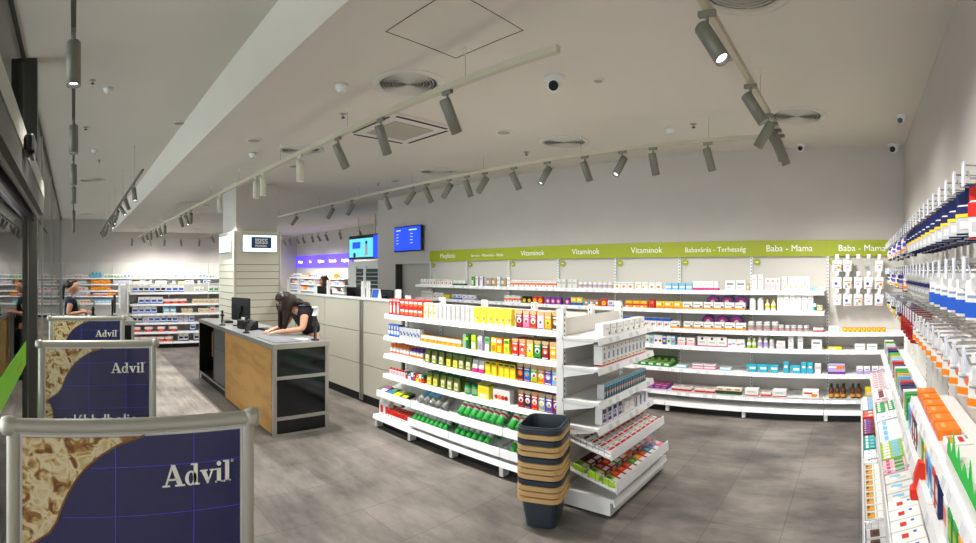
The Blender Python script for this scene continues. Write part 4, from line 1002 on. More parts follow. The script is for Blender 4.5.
pole('terminal_stand', 'slim black post with bracket left of the till monitor back', 'stand', (-6.72, 2.06, .951), .21, .016)
pole('terminal_stand', 'thick black post in front of the card terminal on the wood-sided counter', 'stand', (-5.78, 2.08, .951), .20, .02)
pole('terminal_stand', 'black post with beige head beside the far cashier', 'stand', (-7.45, .29, 1.051), .13, .02, M['cream'])
t = thing('card_terminal', 'black card terminal tilted on the counter before the leaning cashier', 'card terminal', (-6.02, 2.18, .951), .5)
MB().prism([(0, 0), (.16, 0), (.16, .11), (.13, .12), (0, .04)], 0, -.05, .05, M['black']).build('housing', t)
b = MB()
for i in range(3):
    for j in range(4): b.box(-.032 + i*.024, -.014 + i*.024, .02 + j*.024, .034 + j*.024, .058 + j*.0146, .064 + j*.0146, M['dgrey'])
b.build('keypad', t)
t = thing('keyboard', 'black keyboard under the hands of the leaning cashier', 'keyboard', (-5.86, 2.44, .951), .1)
MB().bbox(-.22, .16, -.07, .07, 0, .02, M['black']).build('case', t)
b = MB()
for i in range(14):
    for j in range(4): b.box(-.21 + i*.026, -.19 + i*.026, -.058 + j*.03, -.036 + j*.03, .02, .026, M['dgrey'])
b.build('keys', t)
t = thing('receipt_printer', 'black receipt printer beside the till monitor', 'printer', (-6.25, 2.22, .951), .2)
MB().bbox(-.08, .08, -.07, .09, 0, .12, M['black'], c=.012).build('housing', t); MB().box(-.04, .04, -.02, -.012, .118, .15, M['letter']).build('receipt_paper', t)
t = thing('pen_tray', 'low black tray with yellow strip at the far end of the wood-sided counter', 'tray', (-7.1, 2.25, .951), 0)
MB().box(-.12, .12, -.06, .06, 0, .03, M['black']).build('tray', t); MB().box(-.1, .1, -.061, -.06, .012, .022, col('lime')).build('label_strip', t)
tag(MB().bbox(-.26, .26, -.16, .16, 0, .004, mat('grey_mat', (108, 112, 120), .6), c=.001).build('counter_mat', None, (-5.10, 2.22, .951)), 'grey rubber counter mat on the wood-sided checkout counter', 'mat')
tag(MB().box(-.07, .07, -.05, .05, 0, .002, M['letter']).build('paper_slip', None, (-5.02, 2.47, .951), (0, 0, .3)), 'white paper slip beside the grey counter mat', 'paper')

# ================================================================== high pharmacy counter and dispensary
t = thing('pharmacy_counter', 'long cream panelled high counter running from the clad column to the gondola', 'counter', (-8.02, 3.55, 0))
L = 3.40; q = 0; xs = [0, .57, 1.56, 2.55, L]
for a, b in zip(xs, xs[1:]):
    f = MB(); f.box(a + .004, b - .004, 0, .02, .12, .50, M['cream']).box(a + .004, b - .004, 0, .02, .508, .92, M['cream']).box(a + .004, b - .004, 0, .02, .928, 1.34, M['cream']); f.build('panel_front', t)
MB().box(0, L, .02, .1, .12, 1.34, M['dgrey']).build('core', t)
MB().box(0, L, -.015, .14, 1.34, 1.362, M['white']).build('ledge', t)
MB().box(0, L, .03, .08, 0, .12, M['kick']).build('kickplate', t)
MB().box(0, L - .1, .14, .75, .98, 1.0, M['cream']).build('worktop', t)
for a in (.57, 2.53, 2.58): MB().box(a - .012, a + .012, -.014, -.001, .04, 1.34, M['steel']).build('steel_post', t)
for a in (.15, .57, 1.15, 1.56, 2.5, 2.62):
    MB().box(a - .02, a + .02, .04, .08, 1.362, 1.58, M['white']).build('screen_post', t)
for i, (px, Y, rz) in enumerate([(-8.6, 4.05, .2), (-7.55, 4.1, .25), (-7.25, 4.0, -.5), (-6.95, 4.35, .1), (-6.35, 4.15, .1), (-6.0, 4.05, -.3), (-5.72, 4.1, .2)]):
    if px < -8.1: continue
    monitor(f"black monitor behind the high cream counter, {ordn(i)} from the column", (px, Y, 1.002), rz + PI, .34, .26, 'monitors behind the pharmacy counter', lift=.19)
t = thing('leaflet_stand', 'small blue and white leaflet card standing on the high counter ledge', 'card stand', (-5.24, 3.60, 1.363), .3)
MB().prism([(0, 0), (.07, 0), (.04, .12), (.03, .12)], 0, -.06, .06, M['white']).build('stand', t)
m = MB(); m.add([(-.05, -.001, .012), (.05, -.001, .012), (.05, .026, .115), (-.05, .026, .115)], [(0, 1, 2, 3)], col('blue')); m.build('leaflet', t, loc=(0, -.001, 0))
t = thing('lotion_canister', 'small white canister at the end of the high counter ledge', 'canister', (-4.74, 3.60, 1.363))
MB().lathe([(.035, 0), (.037, .01), (.037, .10)], col('offwhite'), 16).build('body', t); MB().lathe([(.036, .10), (.036, .125), (.0, .13)], M['white'], 16).build('lid', t)

# light signs on the column
LB = mat('lit_sign_face', (225, 245, 248), .4, emit=(205, 240, 248), es=.9); LN = mat('isis_blue', (24, 60, 130), .4)
t = thing('light_box_sign', 'lit white box sign with blue ISIS PHARMA block on the column', 'sign', (-8.032, 3.13, 2.03), PI/2)
MB().box(-.33, .33, -.03, -.002, 0, .32, M['steel']).build('frame', t)
o = MB().box(-.31, .31, -.033, -.03, .02, .30, LB).build('lit_face', t)
m = MB(); m.box(-.16, .21, -.036, -.033, .08, .27, LN)
o2 = m.build('logo_block', t); m = MB(); add_text(m, 'ISISS', .125, .025, -.037, .155, M['letter'], bold=.003); add_text(m, 'PHARMA', .055, .02, -.037, .098, M['letter'], bold=.0015); m.build('lettering', o2)
t = thing('light_box_sign', 'lit pale box sign with small round emblem on the column side', 'sign', (-8.45, 2.662, 2.03), 0)
MB().box(-.33, .33, -.03, -.002, 0, .32, M['steel']).build('frame', t)
MB().box(-.31, .31, -.033, -.03, .02, .30, LB).build('lit_face', t)
m = MB()
for k in range(20):
    a, b = 2*PI*k/20, 2*PI*(k + 1)/20
    m.prism([(.07*math.cos(a), .17 + .07*math.sin(a)), (.07*math.cos(b), .17 + .07*math.sin(b)), (.058*math.cos(b), .17 + .058*math.sin(b)), (.058*math.cos(a), .17 + .058*math.sin(a))], 1, -.035, -.033, col('bluegrey'))
m.box(-.03, .03, -.035, -.033, .15, .19, col('bluegrey')).box(-.05, .05, -.035, -.033, .06, .07, col('bluegrey'))
m.build('emblem', t)

# screens
BL = mat('screen_blue', (20, 60, 230), .3, emit=(30, 70, 240), es=.75); BLT = mat('screen_text', (190, 210, 255), .3, emit=(190, 210, 255), es=.8)
t = thing('wall_screen', 'flat screen showing a blue price table on the grey wall above the hatch', 'screen', (-7.68, 6.08, 2.10), .0)
MB().bbox(-.43, .43, -.035, .01, 0, .50, M['black'], c=.01).build('housing', t)
MB().box(-.08, .08, .01, .07, .18, .32, M['dgrey']).build('wall_bracket', t)
o = MB().box(-.41, .41, -.037, -.035, .025, .48, BL).build('screen', t)
m = MB(); m.box(-.34, -.20, -.039, -.037, .41, .43, BLT).box(.06, .30, -.039, -.037, .41, .43, BLT)
for z in (.34, .28, .22, .16): m.box(-.34, -.27, -.039, -.037, z, z + .01, BLT).box(.10, .18, -.039, -.037, z, z + .01, BLT)
m.build('table_text', o)
t = thing('wall_screen', 'large screen with pale blue advert and person beside a dark blue strip', 'screen', (-11.35, 7.5, 2.05), 0)
MB().bbox(-.80, .80, -.04, .01, 0, .66, M['black'], c=.01).build('housing', t)
MB().cyl((-.4, .03, .6), (-.4, .03, CH - 2.05), .02, M['swhite'], 10).cyl((.4, .03, .6), (.4, .03, CH - 2.05), .02, M['swhite'], 10).build('ceiling_bracket', t)
o = MB().box(-.77, .42, -.042, -.04, .06, .57, mat('screen_cyan', (90, 190, 220), .3, emit=(90, 190, 220), es=.8)).box(.44, .78, -.042, -.04, .03, .63, BL).build('screen', t)
m = MB(); m.box(-.6, -.2, -.044, -.042, .3, .48, BL); m.cyl((.1, -.044, .45), (.1, -.042, .45), .05, col('black'), 14); m.prism([(.02, .1), (.18, .1), (.15, .42), (.05, .42)], 1, -.044, -.042, col('white')); m.cyl((-.5, -.044, .12), (-.5, -.042, .12), .07, col('navy'), 12)
m.build('advert_picture', o)
# dispensary cabinet
t = thing('medicine_cabinet', 'tall white cabinet with two columns of dark slanted medicine drawers', 'cabinet', (-12.65, 7.75, 0))
MB().box(0, 1.9, 0, .5, 0, .1, M['kick']).box(0, 1.9, .02, .5, .1, 2.0, M['white']).build('carcass', t)
MB().box(0, 1.9, -.01, .02, 1.86, 2.0, M['white']).box(0, .44, -.01, .02, .1, 1.86, M['white']).box(.81, .95, -.01, .02, .1, 1.86, M['white']).box(1.84, 1.9, -.01, .02, .1, 1.86, M['white']).build('face_frame', t)
TD = mat('dark_teal_drawer', (34, 62, 62), .3)
for a, b in ((.45, .80), (.97, 1.82)):
    for k in range(7):
        z = .3 + k * .22
        m = MB(); m.prism([(-.03, z), (.015, z - .03), (.015, z + .15), (-.002, z + .17)], 0, a, b, TD); m.box(a + .02, b - .02, -.034, -.03, z + .05, z + .08, col('grey')); m.build('drawer', t)
PURP = mat('purple_sign_face', (92, 70, 220), .4, emit=(92, 70, 225), es=.75); PT2 = mat('sign_lit_text', (240, 240, 255), .4, emit=(240, 240, 255), es=1.2)
for i, s in enumerate(['Allergia', 'Láz', 'Fájdalom', 'Emésztés', 'Megfázás']):
    x0 = -19.15 + i * .9
    t = thing('dispensary_shelving', f'white shelving bay on the dispensary wall under a lit purple panel, {ordn(i+1)} from the corner', 'shelving', (x0, 8.72, 0), 0, 'dispensary wall shelving bays')
    MB().box(.002, .898, .45, .47, 0, 1.9, M['panel']).build('back_panel', t)
    s_ = MB().box(.002, .898, .40, .45, 1.88, 2.36, PURP).build('header_sign', t)
    m = MB(); m.box(.40, .76, .397, .40, 2.08, 2.15, PT2); 
    m = MB(); add_text(m, s, .14, .45, .398, 2.07, PT2, bold=.004); m.build('lettering', s_)
    for z in (1.48, 1.24, 1.0): add_shelf(t, .002, .898, .1, .45, z, brackets=False)
    MB().box(.002, .898, 0, .45, 0, .5, M['white']).build('base_cabinet', t)

# ================================================================== far shelving
FW = Frame((-18.72, -.40, 0), PI/2)
for i in range(9):
    t = thing('far_shelving', f'white shelving bay on the far end wall, {ordn(i+1)} from the shopfront glass', 'shelving', tuple(FW(i * .95, 0, 0)), PI/2, 'shelving bays along the far end wall')
    add_upright(t, .016, .42, 2.07, .03)
    MB().box(.03, .944, .43, .44, .1, 2.07, M['panel']).build('back_panel', t)
    for z in (1.476, 1.243, 1.003, .797, .517): add_shelf(t, 0, .944, .1, .42, z, brackets=False)
    add_shelf(t, 0, .944, 0, .42, .13, name='base_deck', brackets=False)
    MB().box(0, .944, .05, .07, 0, .1, M['kick']).build('kickplate', t)
MF = Frame((-11.0, 1.25, 0), PI/2)
for i in range(3):
    t = thing('low_gondola', f'low white gondola bay facing the entrance in mid distance, {ordn(i+1)} from its end panel', 'shelving', tuple(MF(i * .95, 0, 0)), PI/2, 'low gondola bays in mid distance')
    add_upright(t, .016, .42, 1.45, .03)
    MB().box(.03, .944, .43, .44, .1, 1.42, M['gpanel']).build('back_panel', t)
    for z in (1.24, .98, .765, .56): add_shelf(t, 0, .944, .1, .42, z, brackets=False)
    add_shelf(t, 0, .944, .03, .42, .36, brackets=False); add_shelf(t, 0, .944, 0, .42, .14, name='base_deck', brackets=False)
    if i == 0: MB().box(-.06, -.03, .05, .44, 0, 1.45, M['white']).box(-.22, -.2, .05, .44, 0, 1.45, M['white']).box(-.2, -.06, .40, .44, .1, 1.4, M['white']).build('end_panel', t)
    MB().box(0, .944, .05, .07, 0, .11, M['kick']).build('kickplate', t)
kk = [med(f'{a} and {b} far carton', w, .08, h, a, f'r .1 .9 .3 .6 {b}; b 0 .15 {b}', name='cosmetic_carton') for a, b, w, h in (('white', 'blue', .13, .16), ('white', 'coral', .12, .14), ('offwhite', 'lilac', .11, .15), ('sky', 'white', .14, .15), ('white', 'silver', .1, .12), ('cream', 'tan', .12, .1), ('white', 'navy', .11, .17), ('rose', 'white', .1, .12), ('white', 'green', .11, .14))]
kor = med('orange sun care carton', .14, .08, .16, 'orange', 'r .2 .8 .3 .6 yellow', name='cosmetic_carton')
kye = med('yellow sun care carton', .14, .08, .17, 'amber', 'r .2 .8 .3 .6 orange', name='cosmetic_carton')
kcb = bottle('cosmetic_bottle', 'bottle', 'turquoise cosmetic bottle', .06, .24, 'cyan', 'cyan', 'sky', (.2, .5), .4, .8)
kbb = bottle('cosmetic_bottle', 'bottle', 'small blue bottle with white cap', .034, .16, 'blue', 'white', 'sky', (.2, .5), .4, .8)
krd = med('wide red and white far carton', .17, .08, .11, 'red', 'b .5 1 white; r .2 .8 .1 .4 coral', name='cosmetic_carton')
kpu = med('small blue lilac far carton', .07, .08, .12, 'violet', 'b 0 .5 blue; r .2 .8 .6 .8 white', name='cosmetic_carton')
rnd = random.Random(3)
def fill(F, z, t0, t1, place, kinds, d=.12, dens=.9, gap=.012):
    t = t0
    while t < t1 - .12:
        k = rnd.choice(kinds)
        for _ in range(rnd.choice((1, 2, 2, 3))):
            if t + k.w > t1: t = t1; break
            if rnd.random() < dens: lay(k, F, t + k.w/2, d, z + .0015, place, jit=.01)
            t += k.w + gap
def S2(n): return f'{n} far wall shelf'
fill(FW, 1.476, .08, 1.0, S2('top'), [kk[5], kk[1], kk[4]], dens=1)
for q in range(3): lay(kcb, FW, 1.12 + q*.14, .12, 1.478, S2('top'))
fill(FW, 1.476, 1.55, 8.5, S2('top'), [kk[0], kk[4], kk[2], kk[8], kk[8]], dens=.75)
fill(FW, 1.243, .08, 1.0, S2('second'), [kk[1], kk[4]], dens=1)
for q in range(5): lay([kye, kor][q % 2], FW, 1.12 + q * .15, .12, 1.245, S2('second'))
fill(FW, 1.243, 1.9, 8.5, S2('second'), [kk[5], kk[4], kk[2], kk[0]], dens=.8)
fill(FW, 1.003, .08, 1.0, S2('third'), [kk[1], kk[7], kk[4]], dens=1)
for q in range(5): lay([kor, kye][(q//2) % 2], FW, 1.12 + q * .15, .12, 1.005, S2('third'))
fill(FW, .797, .08, 1.1, S2('fourth'), [kk[2], kk[4], kk[1]], dens=1); fill(FW, .797, 1.15, 2.0, S2('fourth'), [krd, kor], dens=1)
fill(FW, .517, .08, 1.1, S2('fifth'), [kk[4], kk[1]], dens=1); fill(FW, .517, 1.15, 2.0, S2('fifth'), [kk[3], kk[0]], dens=1)
def G2_(n): return f'{n} mid-distance gondola shelf'
fill(MF, 1.24, .06, 1.35, G2_('top'), [kk[0], kk[3], kk[1], kk[6]]); fill(MF, 1.24, 1.5, 2.1, G2_('top'), [kk[4], kk[8]], dens=.7)
for q in range(9): lay(kbb, MF, 2.16 + q * .076, .13, 1.242, G2_('top'))
fill(MF, .98, .06, 1.4, G2_('second'), [kk[1], kk[0], krd]); fill(MF, .98, 1.45, 2.1, G2_('second'), [kk[5]])
for q in range(8): lay(kpu, MF, 2.14 + q * .082, .12, .982, G2_('second'))
fill(MF, .765, .06, 1.2, G2_('third'), [kk[3], kk[0]]); fill(MF, .765, 1.2, 2.75, G2_('third'), [kk[5], kk[1], kk[4]])
fill(MF, .56, .06, 1.5, G2_('fourth'), [kk[6], kk[0], kk[2]]); fill(MF, .56, 2.1, 2.7, G2_('fourth'), [kk[5]], dens=.6)
for q in range(4): lay(krd, MF, .15 + q * .28, .06, .362, G2_('fifth'))
fill(MF, .36, 1.4, 2.2, G2_('fifth'), [kk[0], kk[3], kk[5]], d=.15)
for q in range(5): lay(krd, MF, .12 + q * .19, .04, .142, G2_('lowest'))
fill(MF, .14, 1.1, 2.6, G2_('lowest'), [kk[4], kk[6]], d=.04, dens=.7)
DF = Frame((-19.15, 8.72, 0), 0)
for z, n in ((1.48, 'top'), (1.24, 'second'), (1.0, 'third')):
    fill(DF, z, .05, 4.4, f'{n} dispensary shelf', [kk[7], kk[8], kk[2], kk[0], kor, krd, kk[3]] if z < 1.4 else [kk[7], kk[0], kk[5], kye, kk[6]], dens=.8, gap=.03)

# ================================================================== people
def skin_mesh(nodes, edges, root, sub=2):
    """nodes: list of (x,y,z,r[,ry]) joined by edges, grown to one smooth surface"""
    me = bpy.data.meshes.new('s'); me.from_pydata([n[:3] for n in nodes], edges, []); o = bpy.data.objects.new('s', me); COL.objects.link(o)
    md = o.modifiers.new('k', 'SKIN'); md.use_smooth_shade = True
    o.modifiers.new('u', 'SUBSURF').levels = sub; o.modifiers['u'].render_levels = sub
    for i, n in enumerate(nodes):
        sv = me.skin_vertices[0].data[i]; sv.radius = (n[3], n[4] if len(n) > 4 else n[3]); sv.use_root = (i == root)
    bpy.context.view_layer.update()
    r = bpy.data.meshes.new_from_object(o.evaluated_get(bpy.context.evaluated_depsgraph_get()))
    bpy.data.objects.remove(o); bpy.data.meshes.remove(me)
    return r
def blob_mesh(blobs, vox=.011, smooth=6):
    """ellipsoids (cx,cy,cz,rx,ry,rz) merged into one smooth surface"""
    mb = MB()
    for b in blobs:
        n, m = 16, 10; v = []
        for j in range(m + 1):
            th = PI*j/m
            for k in range(n):
                ph = 2*PI*k/n; v.append((b[0] + b[3]*math.sin(th)*math.cos(ph), b[1] + b[4]*math.sin(th)*math.sin(ph), b[2] + b[5]*math.cos(th)))
        mb.add(v, [(j*n + k, (j + 1)*n + k, (j + 1)*n + (k + 1) % n, j*n + (k + 1) % n) for j in range(m) for k in range(n)], M['hair'], True)
    me = mb.mesh('b'); o = bpy.data.objects.new('b', me); COL.objects.link(o)
    r = o.modifiers.new('r', 'REMESH'); r.mode = 'VOXEL'; r.voxel_size = vox; r.use_smooth_shade = True
    q = o.modifiers.new('q', 'SMOOTH'); q.iterations = smooth
    bpy.context.view_layer.update()
    out = bpy.data.meshes.new_from_object(o.evaluated_get(bpy.context.evaluated_depsgraph_get()))
    bpy.data.objects.remove(o); bpy.data.meshes.remove(me)
    return out
def head_mb(c, tilt, hs=1.):
    """head facing -Y, chin down by tilt radians, centre c"""
    mb = MB(); sk = M['skin']; R = Matrix.Rotation(tilt, 3, 'X'); c = Vector(c)
    n, m = 18, 12; v = []
    for j in range(m + 1):
        th = PI * j / m
        for k in range(n):
            ph = 2*PI*k/n; x = math.sin(th)*math.cos(ph); y = math.sin(th)*math.sin(ph); z = math.cos(th)
            w = 1. - .22*max(0, -z)**1.5
            X = .073*x*w; Y = .092*y*(w if y > 0 else 1 - .05*max(0, -z)); Z = .115*z
            if y < 0: # face plane: brow, nose, lips, chin
                f = math.exp(-(x/.22)**2)
                Y -= .020*f*math.exp(-((z + .12)/.16)**2) + .006*f*math.exp(-((z + .52)/.1)**2) + .010*f*math.exp(-((z + .82)/.12)**2)
                Y += .006*math.exp(-((abs(x) - .38)/.15)**2 - ((z - .05)/.12)**2)
            v.append(c + R @ Vector((X, Y, Z)))
    fs = [(j*n + k, (j + 1)*n + k, (j + 1)*n + (k + 1) % n, j*n + (k + 1) % n) for j in range(m) for k in range(n)]
    mb.add(v, fs, sk, True)
    P = lambda x, y, z: tuple(c + R @ Vector((x, y, z)))
    for s in (-1, 1):
        mb.cyl(P(s*.029, -.080, .006), P(s*.029, -.0865, .006), .011, mat('eye_white', (235, 232, 228), .3), 10)
        mb.cyl(P(s*.029, -.0865, .006), P(s*.029, -.0885, .006), .0055, mat('eye_dark', (40, 28, 22), .2), 8)
        mb.cyl(P(s*.018, -.088, .026), P(s*.041, -.083, .026), .003, M['hair'], 6)
        mb.cyl(P(s*.070, .0, -.005), P(s*.082, .008, .002), .020, sk, 10, .014)
    mb.cyl(P(-.020, -.089, -.060), P(.020, -.089, -.060), .0055, mat('lips', (176, 92, 88), .4), 8)
    return mb
def arm(nodes, edges, sh, chain, tip_dir, palm_down=Vector((0, 0, -1))):
    """adds shoulder>elbow>wrist>palm with five fingers; returns nothing"""
    prev = sh
    for p in chain: nodes.append(p); edges.append((prev, len(nodes) - 1)); prev = len(nodes) - 1
    w = Vector(chain[-1][:3]); d = Vector(tip_dir).normalized(); side = d.cross(palm_down).normalized(); up = -palm_down
    palm = w + d * .055; nodes.append((*palm, .026, .014)); edges.append((prev, len(nodes) - 1)); pi = len(nodes) - 1
    for k, (o, ln) in enumerate(((-.030, .058), (-.010, .070), (.010, .066), (.028, .052))):
        a = palm + d*.035 + side*o; b = a + d*ln*.5 + palm_down*.006; e = b + d*ln*.4 + palm_down*.014
        i = len(nodes); nodes.extend([(*a, .0095), (*b, .008), (*e, .0065)]); edges.extend([(pi, i), (i, i + 1), (i + 1, i + 2)])
    a = w + d*.03 - side*.032; b = a + d*.03 - side*.014; i = len(nodes)
    nodes.extend([(*a, .010), (*b, .0085)]); edges.extend([(pi, i), (i, i + 1)])
def add_mesh(name, me, m, parent):
    me.materials.clear(); me.materials.append(m); me.name = name
    o = bpy.data.objects.new(name, me); COL.objects.link(o); o.parent = parent; return o
def person(label, loc, rz, T, arms, head, tilt, shirt, trousers, hair, hairnodes, lanyard=None):
    """T: torso nodes hip, waist, chest, neck base, neck top"""
    body = bpy.data.objects.new('person', None)
    N = [(*T[0], .12, .095), (*T[1], .10, .08), (*T[2], .12, .09), (*T[3], .055), (*T[4], .045)]; E = [(0, 1), (1, 2), (2, 3), (3, 4)]
    for s in (-1, 1):
        hx = s * .085; b = len(N); hy = T[0][1]
        N += [(hx, hy, T[0][2] - .1, .085), (hx, hy + .005, .48, .058), (hx, hy + .02, .10, .036), (hx, hy - .02, .04, .035), (hx, hy - .14, .03, .026)]
        E += [(0, b), (b, b + 1), (b + 1, b + 2), (b + 2, b + 3), (b + 3, b + 4)]
    for sh, ch, dr in arms:
        N.append(sh); k = len(N) - 1; E.append((2, k)); arm(N, E, k, ch, dr)
    me = skin_mesh(N, E, 0)
    hm = head_mb(head, tilt); me2 = hm.mesh('h')
    import bmesh
    bm = bmesh.new(); bm.from_mesh(me); nf = len(bm.faces)
    bm.from_mesh(me2)
    bm.faces.ensure_lookup_table()
    for i, f in enumerate(bm.faces):
        f.material_index = 0 if i < nf else f.material_index
    out = bpy.data.meshes.new('person'); bm.to_mesh(out); bm.free()
    for q in hm.mats: out.materials.append(q)
    o = bpy.data.objects.new('person', out); COL.objects.link(o); o.location = loc; o.rotation_euler = (0, 0, rz); tag(o, label, 'person')
    # shirt, trousers, shoes, hair
    SN = [(T[0][0], T[0][1] + .01, T[0][2] - .04, .165, .135), (T[1][0], T[1][1], T[1][2], .15, .125), (*T[2], .158, .122), (T[3][0], T[3][1] + .005, T[3][2] - .005, .085)]; SE = [(0, 1), (1, 2), (2, 3)]; q_ = Vector(T[2]).lerp(Vector(T[3]), .5); SN.append((*q_, .125, .10)); SE.append((2, 4)); 
    for sh, ch, dr in arms:
        SN.append((sh[0] * .95, *sh[1:3], sh[3] + .024)); k = len(SN) - 1; SE.append((2, k))
        a = Vector(sh[:3]); b = Vector(ch[0][:3]); p = a.lerp(b, .42); SN.append((*p, sh[3] + .004)); SE.append((k, k + 1))
    add_mesh('shirt', skin_mesh(SN, SE, 0), shirt, o)
    TN = [(T[0][0], T[0][1], T[0][2] - .0, .142, .115)]; TE = []
    for s in (-1, 1):
        b = len(TN); hx = s*.087; hy = T[0][1]; TN += [(hx, hy, T[0][2] - .12, .097), (hx, hy + .005, .48, .072), (hx, hy + .02, .12, .055)]; TE += [(0, b), (b, b + 1), (b + 1, b + 2)]
    add_mesh('trousers', skin_mesh(TN, TE, 0), trousers, o)
    for s in (-1, 1):
        q = MB(); q.bbox(s*.085 - .045, s*.085 + .045, T[0][1] - .20, T[0][1] + .07, 0, .085, M['black'], c=.02); q.build('shoe', o)
    add_mesh('hair', blob_mesh(hairnodes), hair, o)
    if lanyard:
        q = MB(); c = T[2]; n = T[3]
        q.tube([(-.06, n[1], n[2] + .02), (-.05, c[1] - .115, c[2] + .02), (0, c[1] - .125, c[2] - .12)], .006, lanyard).tube([(.06, n[1], n[2] + .02), (.05, c[1] - .115, c[2] + .02), (0, c[1] - .125, c[2] - .12)], .006, lanyard)
        q.box(-.03, .03, c[1] - .135, c[1] - .128, c[2] - .2, c[2] - .12, M['letter']); q.build('lanyard', o)
    return o
Y0 = 2.88
person('woman in black short-sleeved top leaning over the wood-sided checkout counter, long dark hair hanging', (-5.56, Y0, 0), 0,
    [(0, 0, .94), (0, -.05, 1.06), (0, -.14, 1.19), (0, -.24, 1.27), (0, -.29, 1.295)],
    [((.17, -.19, 1.22, .058), [(.225, -.25, 1.02, .043), (.14, -.49, .992, .028)], (-.25, -1, -.05)),
     ((-.17, -.19, 1.22, .058), [(-.22, -.28, 1.03, .043), (-.06, -.50, .992, .028)], (.3, -1, -.05))],
    (0, -.385, 1.335), .85, M['cloth'], M['navycloth'], M['hair'],
    [(0, -.425, 1.385, .086, .078, .072), (0, -.365, 1.375, .092, .09, .09), (.07, -.42, 1.29, .02, .05, .09), (-.07, -.42, 1.29, .02, .05, .09), (0, -.30, 1.345, .09, .085, .085), (.074, -.375, 1.30, .028, .07, .10), (-.074, -.375, 1.30, .028, .07, .10), (.07, -.39, 1.19, .026, .055, .10), (-.07, -.39, 1.19, .026, .055, .10),
     (.062, -.405, 1.09, .022, .04, .09), (-.065, -.40, 1.08, .022, .04, .09), (.035, -.475, 1.22, .016, .02, .11), (.03, -.475, 1.10, .014, .016, .09), (0, -.42, 1.435, .06, .05, .035), (0, -.22, 1.325, .085, .09, .055), (.02, -.13, 1.29, .075, .09, .045), (.03, -.05, 1.22, .055, .07, .04)])
person('woman in navy polo with green lanyard and dark ponytail standing at the far checkout', (-7.95, -.03, 0), PI,
    [(0, 0, .88), (0, 0, 1.02), (0, .0, 1.18), (0, .015, 1.31), (0, .01, 1.355)],
    [((.17, .01, 1.25, .054), [(.20, .06, 1.04, .04), (.15, -.17, 1.075, .026)], (-.1, -1, 0)),
     ((-.17, .01, 1.25, .054), [(-.21, .06, 1.04, .04), (-.17, -.17, 1.075, .026)], (.1, -1, 0))],
    (0, -.015, 1.465), .05, M['navycloth'], M['cloth'], M['hair'],
    [(0, .02, 1.505, .082, .088, .085), (0, -.03, 1.55, .06, .06, .035), (0, .105, 1.49, .035, .035, .035), (0, .135, 1.43, .028, .03, .07), (0, .135, 1.33, .022, .024, .08)], mat('green_lanyard', (120, 200, 40), .6))
person('woman with brown hair in dark top working behind the high cream pharmacy counter', (-9.95, 5.5, 0), -.9,
    [(0, 0, .92), (0, 0, 1.06), (0, -.02, 1.22), (0, -.02, 1.33), (0, -.04, 1.37)],
    [((.17, .0, 1.27, .054), [(.21, -.02, 1.03, .04), (.15, -.22, 1.05, .026)], (-.1, -1, 0)),
     ((-.17, .0, 1.27, .054), [(-.21, -.02, 1.03, .04), (-.15, -.22, 1.05, .026)], (.1, -1, 0))],
    (0, -.07, 1.48), .25, M['cloth'], M['cloth'], M['bhair'],
    [(0, -.03, 1.525, .085, .09, .085), (0, .02, 1.47, .085, .07, .09), (.065, -.03, 1.40, .03, .05, .09), (-.065, -.03, 1.40, .03, .05, .09), (0, -.09, 1.575, .055, .045, .03)])

# ================================================================== ceiling fittings
SPOT_W = 48.
_sl = {}
def spot_light(col_=(1, .965, .91), size=2.1, name='lamp', p=SPOT_W):
    if (name, p) not in _sl:
        l = bpy.data.lights.new(name, 'SPOT'); l.energy = p; l.spot_size = size; l.spot_blend = 1.; l.shadow_soft_size = .05; l.color = col_; _sl[(name, p)] = l
    return _sl[(name, p)]
_sm = {}
def spotlight(label, x, y, ztrack, aim, body='sgrey', lit=True, group=None, power=SPOT_W, arm_l=.10, L=.23):
    """track spotlight: adapter on the track, short arm, tilted cylinder aimed along aim"""
    t = thing('track_spotlight', label, 'spotlight', (x, y, ztrack), 0, group)
    key = (body, lit, L)
    if key not in _sm:
        a = MB(); a.box(-.045, .045, -.014, .014, -.026, 0, M[body]); 
        b = MB(); b.cyl((0, 0, -.02), (0, 0, -arm_l - .03), .009, M[body], 8)
        h = MB(); h.lathe([(0, .06), (.036, .06), (.041, .054), (.041, -L + .06), (.034, -L + .06), (.032, -L + .085), (0, -L + .085)], M[body], 20)
        l = MB(); l.cyl((0, 0, -L + .0865), (0, 0, -L + .080), .0315, M['lens'] if lit else M['lensoff'], 18)
        _sm[key] = [m.mesh(n) for m, n in ((a, 'adapter'), (b, 'arm'), (h, 'housing'), (l, 'lens'))]
    q = Vector(aim).normalized().to_track_quat('-Z', 'Y').to_euler()
    os_ = []
    for me, n in zip(_sm[key], ('adapter', 'arm', 'housing', 'lens')):
        o = bpy.data.objects.new(n, me); COL.objects.link(o); o.parent = os_[2] if n == 'lens' else t
        if n == 'housing': o.location = (Vector((0, 0, -arm_l - .02)) + Vector((0, 0, 0))); o.rotation_euler = q
        os_.append(o)
    li = bpy.data.objects.new('lamp', spot_light(p=power)); COL.objects.link(li); li.parent = os_[2]; li.location = (0, 0, -L + .055)
    return t
